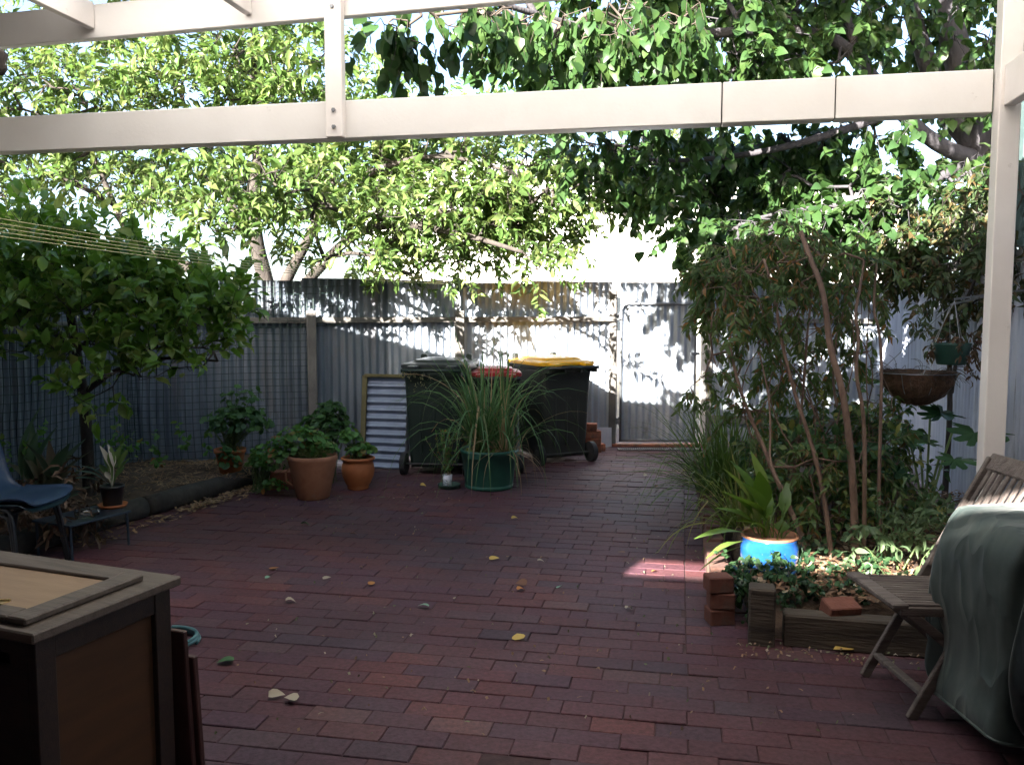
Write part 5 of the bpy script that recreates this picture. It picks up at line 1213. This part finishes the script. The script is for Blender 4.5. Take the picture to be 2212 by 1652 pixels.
for a_0, h_0, lb_ in ((rf(5.5), hk, 'steel arm on the fence carrying the coir basket'), (rf(5.15), hk2, 'steel arm on the fence carrying the small green pot')):
    mb = MB(); mb.bar(a_0 + V((0, 0, 1.62)), h_0 + V((0, 0, .01)), .012, .012); o = mb.build('basket_bracket', m_steel, at=a_0); meta(o, lb_, 'bracket')


# ================================================================== CABINET WITH A DOOR LYING ON IT
m_wood = surf('varnished_wood', [(.011, .006, .004), (.02, .011, .006), (.03, .015, .008)], .5, 5, bump=.15, stretch=(1.2, 12, 12), dirt=((.04, .034, .028), 3, .66), coat=.05)
m_wood_top = surf('dusty_wood', [(.06, .042, .03), (.1, .072, .052), (.125, .095, .072)], .6, 4, bump=.15, stretch=(1.2, 12, 12), dirt=((.14, .12, .1), 3, .6))
m_ply = surf('plain_ply', [(.26, .165, .09), (.33, .215, .12)], .6, 4, bump=.1, stretch=(1.5, 10, 6))
m_panel = surf('amber_panel', [(.045, .018, .004), (.07, .028, .007)], .5, 4, stretch=(1, 1, 6))
m_brass = surf('brass', [(.6, .45, .2), (.7, .55, .28)], .35, 10, metal=.9)
ht = .76
K2 = G(70, 1370, ht); K1 = G(392, 1243, ht)
yd = (K1 - K2); clen = yd.length; yd.normalize(); xd = V((-yd.y, yd.x, 0))          # xd: to the left, yd: away
ang = math.atan2(yd.y, yd.x) - math.pi / 2
t = thing('cabinet', 'old dark wooden cabinet with an amber side panel in the near left corner', 'cabinet', (K2.x, K2.y, 0), ang)
W_ = 1.05      # local: x to the right (0 at the near corner, negative leftwards), y away
mb = MB(); mb.box((-W_ / 2, clen / 2, ht - .013), (W_, clen, .026), bev=.004); mb.build('top', m_wood_top, t, local=True)
i_ = .022
mb = MB()
for y in (i_ + .028, clen - i_ - .028): mb.box((-i_ - .012, y, (ht - .03) / 2), (.026, .056, ht - .03), bev=.002)
mb.box((-i_ - .013, clen / 2, ht - .028 - .03), (.022, clen - 2 * i_ - .112, .058), bev=.002); mb.box((-i_ - .013, clen / 2, .06), (.022, clen - 2 * i_ - .112, .1), bev=.002); mb.build('side_frame', m_wood, t, local=True)
mb = MB(); mb.box((-i_ - .02, clen / 2, ht / 2), (.008, clen - 2 * i_ - .08, ht - .12)); mb.build('side_panel', m_panel, t, local=True)
mb = MB()
for x in (-i_ - .055, -W_ + i_ + .03): mb.box((x, i_ + .012, (ht - .03) / 2), (.058, .024, ht - .03), bev=.002)
mb.box((-W_ / 2, i_ + .012, ht - .05), (W_ - 2 * i_ - .16, .022, .04), bev=.002); mb.build('front_frame', m_wood, t, local=True)
mb = MB(); mb.box((-W_ / 2, i_ + .022, .34), (W_ - .2, .018, .62), bev=.003); mb.build('front_panel', m_wood, t, local=True)
mb = MB(); mb.box((-W_ / 2, clen - i_, ht / 2), (W_ - .08, .015, ht - .08)); mb.box((-W_ + i_, clen / 2, ht / 2), (.015, clen - .08, ht - .08)); mb.build('back', m_wood, t, local=True)
# framed door lying flat on the cabinet
D1 = G(311, 1240, ht + .018); D2 = G(53, 1338, ht + .018)
dd = (D1 - D2); dl = dd.length; dd.normalize(); da = math.atan2(dd.y, dd.x) - math.pi / 2
t = thing('framed_board', 'loose framed cupboard front with a pale panel lying flat on the cabinet', 'panel', (D2.x, D2.y, ht + .001), da)
fw = .062; DW = .8; zt_ = .009
mb = MB()
mb.box((-fw / 2, dl / 2, zt_), (fw, dl, .018), bev=.004); mb.box((-DW + fw / 2, dl / 2, zt_), (fw, dl, .018), bev=.004)
mb.box((-DW / 2, fw / 2, zt_), (DW - 2 * fw, fw, .018), bev=.004); mb.box((-DW / 2, dl - fw / 2, zt_), (DW - 2 * fw, fw, .018), bev=.004); mb.build('frame', m_wood_top, t, local=True)
mb = MB(); mb.box((-DW / 2, dl / 2, .006), (DW - 2 * fw + .01, dl - 2 * fw + .01, .007)); mb.build('panel', m_ply, t, local=True)
hp = G(10, 1300, ht + .02)
mb = MB(); M = Matrix.Rotation(da, 3, 'Z'); mb.box((hp.x - .02, hp.y, ht + .022), (.06, .022, .002), M=M); mb.tube([hp + V((-.05, 0, .004)) , hp + V((.012, .003, .004))], .004, n=8); o = mb.build('hinge', m_brass, at=hp, smooth=False); meta(o, 'small brass hinge lying on the door at the left edge of the photo', 'hinge')
# boards leaning behind the cabinet
m_redwood = surf('red_brown_wood', [(.04, .014, .011), (.07, .025, .018)], .5, 5, stretch=(8, 8, 1))
kb = K1 + xd * 0
for i, (y_, hgt, lab) in enumerate(((.004, .60, 'dark red-brown board leaning on the back of the cabinet, the taller one'), (.028, .52, 'dark red-brown board leaning on the back of the cabinet, the shorter outer one'))):
    e0 = V((K1.x, K1.y, 0)) + yd * (y_ + .03) - xd * (.004 + i * .012)
    mb = MB(); mb.bar(e0 + xd * .3, e0 + xd * .3 - yd * .03 + V((0, 0, hgt)), .6, .018, up=yd, bev=.003)
    o = mb.build('board', m_redwood, at=e0); meta(o, lab, 'board')
# garden hose
hc = G(352, 1392); r = random.Random(3); mb = MB(); pts = []
for k in range(60):
    a = k / 60 * 2 * math.pi * 2.3; rr = .15 - .012 * (k / 60) + .006 * math.sin(a * 3); pts.append(hc + V((math.cos(a) * rr, math.sin(a) * rr, .010 + .018 * (k / 60) * 1.3)))
mb.tube(smoothen(pts, 1), .009, n=8); o = mb.build('garden_hose', surf('hose_green', [(.05, .13, .14), (.07, .17, .18)], .4, 12), at=hc, smooth=True); meta(o, 'blue-green garden hose coiled on the bricks behind the cabinet', 'hose')

# ================================================================== BLUE PLASTIC CHAIRS, STACKED
m_chair = surf('blue_plastic', [(.018, .042, .09), (.026, .058, .115)], .4, 5, dirt=((.12, .13, .15), 6, .6))
m_chair2 = surf('teal_plastic', [(.012, .036, .045), (.018, .048, .058)], .4, 5)
m_tube = surf('dark_tube', [(.02, .022, .026), (.035, .038, .045)], .45, 8, metal=.5)
def shell_chair(label, loc, rz, zoff, mat):
    t = thing('plastic_chair', label, 'chair', loc, rz, 'stacked shell chairs'); w = .42
    prof = [(.40, .405), (.385, .425), (.33, .43), (.22, .42), (.1, .415), (.02, .43), (-.035, .47), (-.06, .54), (-.085, .64), (-.11, .74), (-.125, .80)]
    prof = [(V((x, 0, z))) for x, z in prof]; prof = smoothen(prof, 1); vs = []; fs = []; nw = 14; n = len(prof)
    for i, p in enumerate(prof):
        k = i / (n - 1); ww = w / 2 * (1 if k < .5 else 1 - .12 * (k - .5) * 2); 
        if k < .12: ww *= .9 + .1 * (k / .12)
        if k > .9: ww *= 1 - .25 * (k - .9) / .1
        for j in range(nw + 1):
            s = -1 + 2 * j / nw; up = .035 * s ** 4
            nx, nz = (0, 1) if k < .45 else (1, .2)
            vs.append((p.x + nx * up, s * ww, p.z + nz * up + zoff))
    for i in range(n - 1):
        for j in range(nw): a = i * (nw + 1) + j; fs.append((a, a + 1, a + nw + 2, a + nw + 1))
    k0 = len(vs); vs += [(x - .002, y, z - .007) for x, y, z in vs]; fs += [tuple(i + k0 for i in f[::-1]) for f in fs]
    B = [j for j in range(nw + 1)]; rim = [i * (nw + 1) for i in range(n)]; rim2 = [i * (nw + 1) + nw for i in range(n)]
    for L_ in (B, [(n - 1) * (nw + 1) + j for j in range(nw + 1)], rim, rim2):
        for a, b in zip(L_[:-1], L_[1:]): fs.append((a, b, b + k0, a + k0)); fs.append((b, a, a + k0, b + k0)) if False else None
    link_mesh('shell', vs, fs, mat, t, smooth=True, local=True)
    for y in (-.19, .19):
        mb = MB(); mb.tube(smoothen([(.34, y * 1.12, .0), (.30, y, .36 + zoff), (.26, y * .95, .395 + zoff), (.08, y * .95, .395 + zoff), (.03, y, .36 + zoff), (-.04, y * 1.12, 0)], 2), .0115, n=8); mb.build('leg', m_tube, t, smooth=True, local=True)
    mb = MB(); mb.tube([(.25, -.18, .392 + zoff), (.25, .18, .392 + zoff)], .01); mb.tube([(.08, -.18, .392 + zoff), (.08, .18, .392 + zoff)], .01); mb.build('crossbar', m_tube, t, local=True)
    return t
cw = G(20, 1205); cx_ = V((-3.04, 4.95, 0))
shell_chair('dark teal plastic shell chair, the lower one of the stacked pair', cx_ + V((0, 0, 0)), -.15, -.03, m_chair2)
shell_chair('blue plastic shell chair with a worn seat, on top of the stacked pair', cx_ + V((.012, 0, 0)), -.15, .005, m_chair)

# low table with a black pot, saucer and a glass jar
m_tblue = surf('blue_grey_metal', [(.02, .032, .05), (.035, .05, .07)], .45, 9, metal=.3)
T1_, T2_ = G(284, 1102, .22), G(150, 1136, .22)
td = (T2_ - T1_).normalized(); tn = V((td.y, -td.x, 0)); tn = tn if tn.x < 0 else -tn
t = thing('low_table', 'low blue-grey metal table with thin legs beside the blue chairs', 'table', (T1_.x, T1_.y, 0))
c_ = (T1_ + T2_) / 2 + tn * .17; TL = (T2_ - T1_).length
mb = MB(); mb.box((c_.x, c_.y, .214), (TL, .34, .014), rz=math.atan2(td.y, td.x), bev=.004); mb.build('table_top', m_tblue, t)
for s in (.02, TL - .02):
    for k in (.02, .32):
        p = T1_ + td * s + tn * k; mb = MB(); mb.tube([(p.x, p.y, .21), (p.x + .01, p.y - .01, 0)], .008, n=6); mb.build('leg', m_tblue, t)
c = G(236, 1098, .222); c.y += .05
mb = MB(); mb.lathe(c, [(0, .002), (.075, .002), (.08, 0), (.092, .022), (.088, .022), (.075, .007), (0, .007)], 32); o = mb.build('saucer', m_terra2, at=c, smooth=True); meta(o, 'orange terracotta saucer under the black pot on the low table', 'saucer')
cp = c + V((0, 0, .008))
t = thing('black_pot_plant', 'black plastic pot with light green leaves and two bleached ones on the low table', 'potted plant', cp)
mb = MB(); mb.lathe(cp, [(.055, 0), (.057, .003), (.072, .12), (.076, .122), (.076, .135), (.07, .135), (.068, .12)], 28); mb.build('pot', m_black, t, smooth=True); disc_soil(cp, .068, .12, t)
mb = MB(); q0 = cp + V((0, 0, .12))
for i, (u, v) in enumerate([(262, 957), (278, 965), (240, 960), (225, 975), (282, 985), (258, 985), (215, 1000), (270, 1005), (235, 990)]): long_leaf(mb, q0, A(u, v, 5.65 + .06 * math.sin(i * 2.1)), .024, curl=.08, stalk=.5, seed=i)
mb.build('foliage', leafmat('leaf_lightgreen', [(.1, .17, .05), (.14, .22, .07)], .35), t, smooth=True)
mb = MB()
for i, (u, v) in enumerate([(215, 955), (232, 952), (228, 1015)]): long_leaf(mb, q0, A(u, v, 5.6), .022, curl=.15, stalk=.45, seed=i + 20)
mb.build('bleached_leaves', leafmat('leaf_bleached', [(.5, .46, .38), (.56, .5, .42)], .2), t, smooth=True)
mb = MB()
for i, (u, v) in enumerate([(160, 1012), (150, 1030), (170, 1000)]): long_leaf(mb, q0, A(u, v, 5.5), .03, curl=.12, stalk=.35, seed=i + 30)
mb.build('grey_leaves', leafmat('leaf_greyblue', [(.07, .13, .11), (.1, .17, .15)], .2), t, smooth=True)
c = G(188, 1118, .222); c.z += .03
m_glass, nt, b_ = _base('jar_glass'); b_.inputs['Transmission Weight'].default_value = 1; b_.inputs['Roughness'].default_value = .05; b_.inputs['Base Color'].default_value = (.85, .95, .95, 1)
mb = MB(); e = V((.06, .035, 0)); mb.tube([c - e, c - e * .95, c + e * .55, c + e * .75, c + e], [.024, .03, .03, .018, .018], n=20); o = mb.build('glass_jar', m_glass, at=c, smooth=True); meta(o, 'clear glass jar lying on its side on the low table', 'jar')

# ================================================================== FOLDING SLATTED CHAIR
m_teak = surf('grey_teak', [(.075, .058, .052), (.13, .105, .095), (.17, .145, .13)], .85, 6, bump=.5, stretch=(1, 6, 6))
F1, F2 = G(1960, 1546), G(1872, 1464)                     # front feet: near, far
S1, S2 = A(1993, 1300, 3.12), A(1852, 1247, 3.48)          # front corners of the seat
cdir = ((F2 - F1)); cdir.z = 0; cdir.normalize()            # near -> far
bx_ = V((cdir.y, -cdir.x, 0))                                # towards the back of the chair (right)
if bx_.x < 0: bx_ = -bx_
sh = (S1.z + S2.z) / 2
t = thing('folding_chair', 'weathered grey slatted folding chair between the right bed and the covered barbecue', 'chair', (F1 + F2) / 2)
m0 = (F1 + F2) / 2; hw = .19
def cp_(b, c, z): return m0 + bx_ * b + cdir * c + V((0, 0, z))
for s in (-1, 1):
    mb = MB(); mb.bar(cp_(0, s * hw, 0), cp_(.50, s * hw, .90), .022, .04, bev=.004); mb.build('leg', m_teak, t)
    mb = MB(); mb.bar(cp_(.47, s * (hw - .035), 0), cp_(-.0, s * (hw - .035), sh - .03), .022, .036, bev=.004); mb.build('leg', m_teak, t)
    mb = MB(); mb.bar(cp_(-.05, s * (hw - .01), sh - .012), cp_(.40, s * (hw - .01), sh - .03), .022, .034, bev=.004); mb.build('seat_rail', m_teak, t)
mb = MB(); mb.bar(cp_(-.055, -hw - .01, sh + .008), cp_(-.055, hw + .01, sh + .008), .06, .022, bev=.005)
for k in range(13):
    c = -hw + .018 + k * (2 * hw - .036) / 12; mb.bar(cp_(-.022, c, sh + .008), cp_(.37, c, sh - .01), .019, .012, bev=.003)
mb.build('seat', m_teak, t)
mb = MB(); mb.bar(cp_(.05, -hw, .09), cp_(.05, hw, .09), .035, .02, bev=.004); mb.build('stretcher', m_teak, t); mb = MB(); mb.bar(cp_(.40, -hw + .04, .085), cp_(.40, hw - .04, .085), .035, .02, bev=.004); mb.build('stretcher', m_teak, t)
mb = MB(); mb.bar(cp_(.495, -hw - .01, .885), cp_(.495, hw + .01, .885), .024, .075, up=(.55 * bx_.x, .55 * bx_.y, .83), bev=.006); mb.bar(cp_(.33, -hw + .01, .60), cp_(.33, hw - .01, .60), .022, .045, bev=.004)
for k in range(9):
    c = -hw + .03 + k * (2 * hw - .06) / 8; mb.bar(cp_(.335, c, .61), cp_(.48, c, .86), .022, .01, up=bx_, bev=.002)
mb.build('backrest', m_teak, t)

# ================================================================== COVERED BARBECUE
m_cover, nt, b_ = _base('cover_fabric'); N = nt.nodes; L = nt.links
tc = N.new('ShaderNodeTexCoord'); n1 = N.new('ShaderNodeTexNoise'); n1.inputs['Scale'].default_value = 5; n1.inputs['Detail'].default_value = 8; n1.inputs['Roughness'].default_value = .65; L.new(tc.outputs['Object'], n1.inputs['Vector'])
rr0 = _ramp(nt, [(.014, .026, .025), (.034, .05, .047), (.08, .095, .09)], [.3, .55, .75]); L.new(n1.outputs[0], rr0.inputs[0]); L.new(rr0.outputs[0], b_.inputs['Base Color'])
b_.inputs['Roughness'].default_value = .5; b_.inputs['Specular IOR Level'].default_value = .5; b_.inputs['Sheen Weight'].default_value = .12; b_.inputs['Sheen Roughness'].default_value = .5
n2 = N.new('ShaderNodeTexNoise'); n2.inputs['Scale'].default_value = 5; n2.inputs['Detail'].default_value = 1.5; n2.inputs['Distortion'].default_value = .1; mp_ = N.new('ShaderNodeMapping'); mp_.inputs['Scale'].default_value = (1.3, 1.3, .5); mp_.inputs['Rotation'].default_value = (.3, .25, 0); L.new(tc.outputs['Object'], mp_.inputs[0]); L.new(mp_.outputs[0], n2.inputs['Vector'])
bp = N.new('ShaderNodeBump'); bp.inputs['Strength'].default_value = .32; bp.inputs['Distance'].default_value = .03; s1_ = N.new('ShaderNodeMath'); s1_.operation = 'SUBTRACT'; s1_.inputs[1].default_value = .5; L.new(n2.outputs[0], s1_.inputs[0])
a1_ = N.new('ShaderNodeMath'); a1_.operation = 'ABSOLUTE'; L.new(s1_.outputs[0], a1_.inputs[0])
cr_ = _ramp(nt, [(1, 1, 1), (.55, .55, .55), (0, 0, 0)], [0, .06, .22]); L.new(a1_.outputs[0], cr_.inputs[0])
L.new(cr_.outputs[0], bp.inputs['Height']); L.new(bp.outputs[0], b_.inputs['Normal'])
bl = A(2024, 1330, 2.80)                                    # left flank
q_top = A(2042, 1077, 3.19); ztop = q_top.z
t = thing('covered_barbecue', 'barbecue under a creased dark grey-green fabric cover in the near right corner', 'barbecue', (bl.x + .7, 2.86, 0))
W2, D2_ = 1.05, .60; cxb, cyb = bl.x + W2 / 2 + .19, 2.91; nb = 150; rows = 46; vs = []; fs = []
zlow = .12
for j in range(rows + 1):
    k = j / rows
    if k < .12: z = ztop + .0; inset = .16 * (1 - k / .12) ** 1.0 * 1.0 + .03; z = ztop - .012 * (k / .12) ** 2
    else:
        kk = (k - .12) / .88; z = ztop - .012 - (ztop - zlow) * kk; inset = .03 * max(0, 1 - kk * 6) ** 2
    kk = max(0, (k - .12) / .88)
    for i in range(nb):
        a = 2 * math.pi * i / nb; ca, sa = math.cos(a), math.sin(a); e_ = .2
        x = (W2 / 2 - inset) * math.copysign(abs(ca) ** e_, ca); y = (D2_ / 2 - inset) * math.copysign(abs(sa) ** e_, sa)
        s = i / nb * 2 * math.pi
        ph = 1.5 * noise.noise(V((ca * 1.5, sa * 1.5, kk * 1.2)))
        fold = math.sin(s * 8 + ph * 3.5 + kk) * .6 + math.sin(s * 19 + ph * 5 + 1) * .22 + noise.noise(V((ca * 3, sa * 3, kk * 2.5))) * 1.3
        amp = .004 + .05 * kk ** .8
        flare = -.02 + .035 * math.sin(kk * 2.6) - .05 * max(0, kk - .6)
        r = 1 + (fold * amp + flare * (.4 + .6 * kk)) / .42
        dz = .05 * noise.noise(V((ca * 2, sa * 2, 5))) * kk * 1.5 + (.012 * noise.noise(V((x * 5, y * 5, 2))) if k < .14 else 0)
        vs.append((cxb + x * r, cyb + y * r, z + dz))
for j in range(rows):
    for i in range(nb): i2 = (i + 1) % nb; a, b = j * nb, (j + 1) * nb; fs.append((a + i, b + i, b + i2, a + i2))
k = len(vs); vs.append((cxb, cyb, ztop)); 
for i in range(nb): fs.append((k, i, (i + 1) % nb))
link_mesh('cover', vs, fs, m_cover, t, smooth=True)
mb = MB(); mb.tube([vs[rows * nb + i] for i in list(range(nb)) + [0]], .006, n=6, cap=False); mb.build('hem', m_cover, t, smooth=True)
for sx in (-1, 1):
    mb = MB(); mb.box((cxb + sx * (W2 / 2 - .12), cyb, .09), (.04, D2_ - .14, .1), bev=.004); mb.build('leg', m_black, t)
    for sy in (-1, 1):
        mb = MB(); x_ = cxb + sx * (W2 / 2 - .12); y_ = cyb + sy * (D2_ / 2 - .12); mb.tube([(x_ - .014, y_, .04), (x_ + .014, y_, .04)], .04, n=18); mb.build('wheel', m_rub, t)

# small dark thing hanging on a wire at the upper left edge
hq = A(6, 132, 3.9)
t = thing('hanging_ornament', 'small dark ornament hanging on a wire at the upper left edge of the photo', 'ornament', hq)
mb = MB(); mb.lathe(hq + V((-.03, 0, 0)), [(0, -.06), (.03, -.055), (.045, -.03), (.04, 0), (.05, .03), (.03, .05), (0, .055)], 20); mb.build('body', m_bark, t, smooth=True)
mb = MB(); mb.tube([hq + V((.012, 0, -.02)), hq + V((-.03, 0, .13)), A(-30, 40, 3.9), V((A(-30, 40, 3.9).x, 3.9, 3.02))], .003, n=5); mb.build('wire', m_steel, t)

# neighbour's pale house across the lane
nh = thing('neighbour_house', 'pale sunlit house glimpsed beyond the gate and the back fence', 'house', (2.5, 21, 0))
m_nw = surf('neighbour_wall', [(.72, .69, .66), (.8, .77, .73)], .9, 2); m_nr = surf('neighbour_roof', [(.42, .40, .40), (.5, .48, .47)], .7, 3)
mb = MB(); mb.box((3, 23, 2.2), (13, 4, 4.5)); mb.build('wall', m_nw, nh)
mb = MB(); mb.add([(-3.6, 20.97, 4.46), (9.6, 20.97, 4.46), (8, 23, 5.4), (-2, 23, 5.4), (-3.6, 25.1, 4.46), (9.6, 25.1, 4.46)], [(0, 1, 2, 3), (3, 2, 5, 4), (0, 3, 4), (1, 5, 2), (0, 4, 5, 1)]); mb.build('roof', m_nr, nh)
for x in (-1.5, 3.0, 7): 
    mb = MB(); mb.box((x, 20.98, 1.4), (1.3, .06, .8)); mb.build('window', surf('window_dark', [(.02, .025, .03), (.03, .035, .04)], .1), nh)
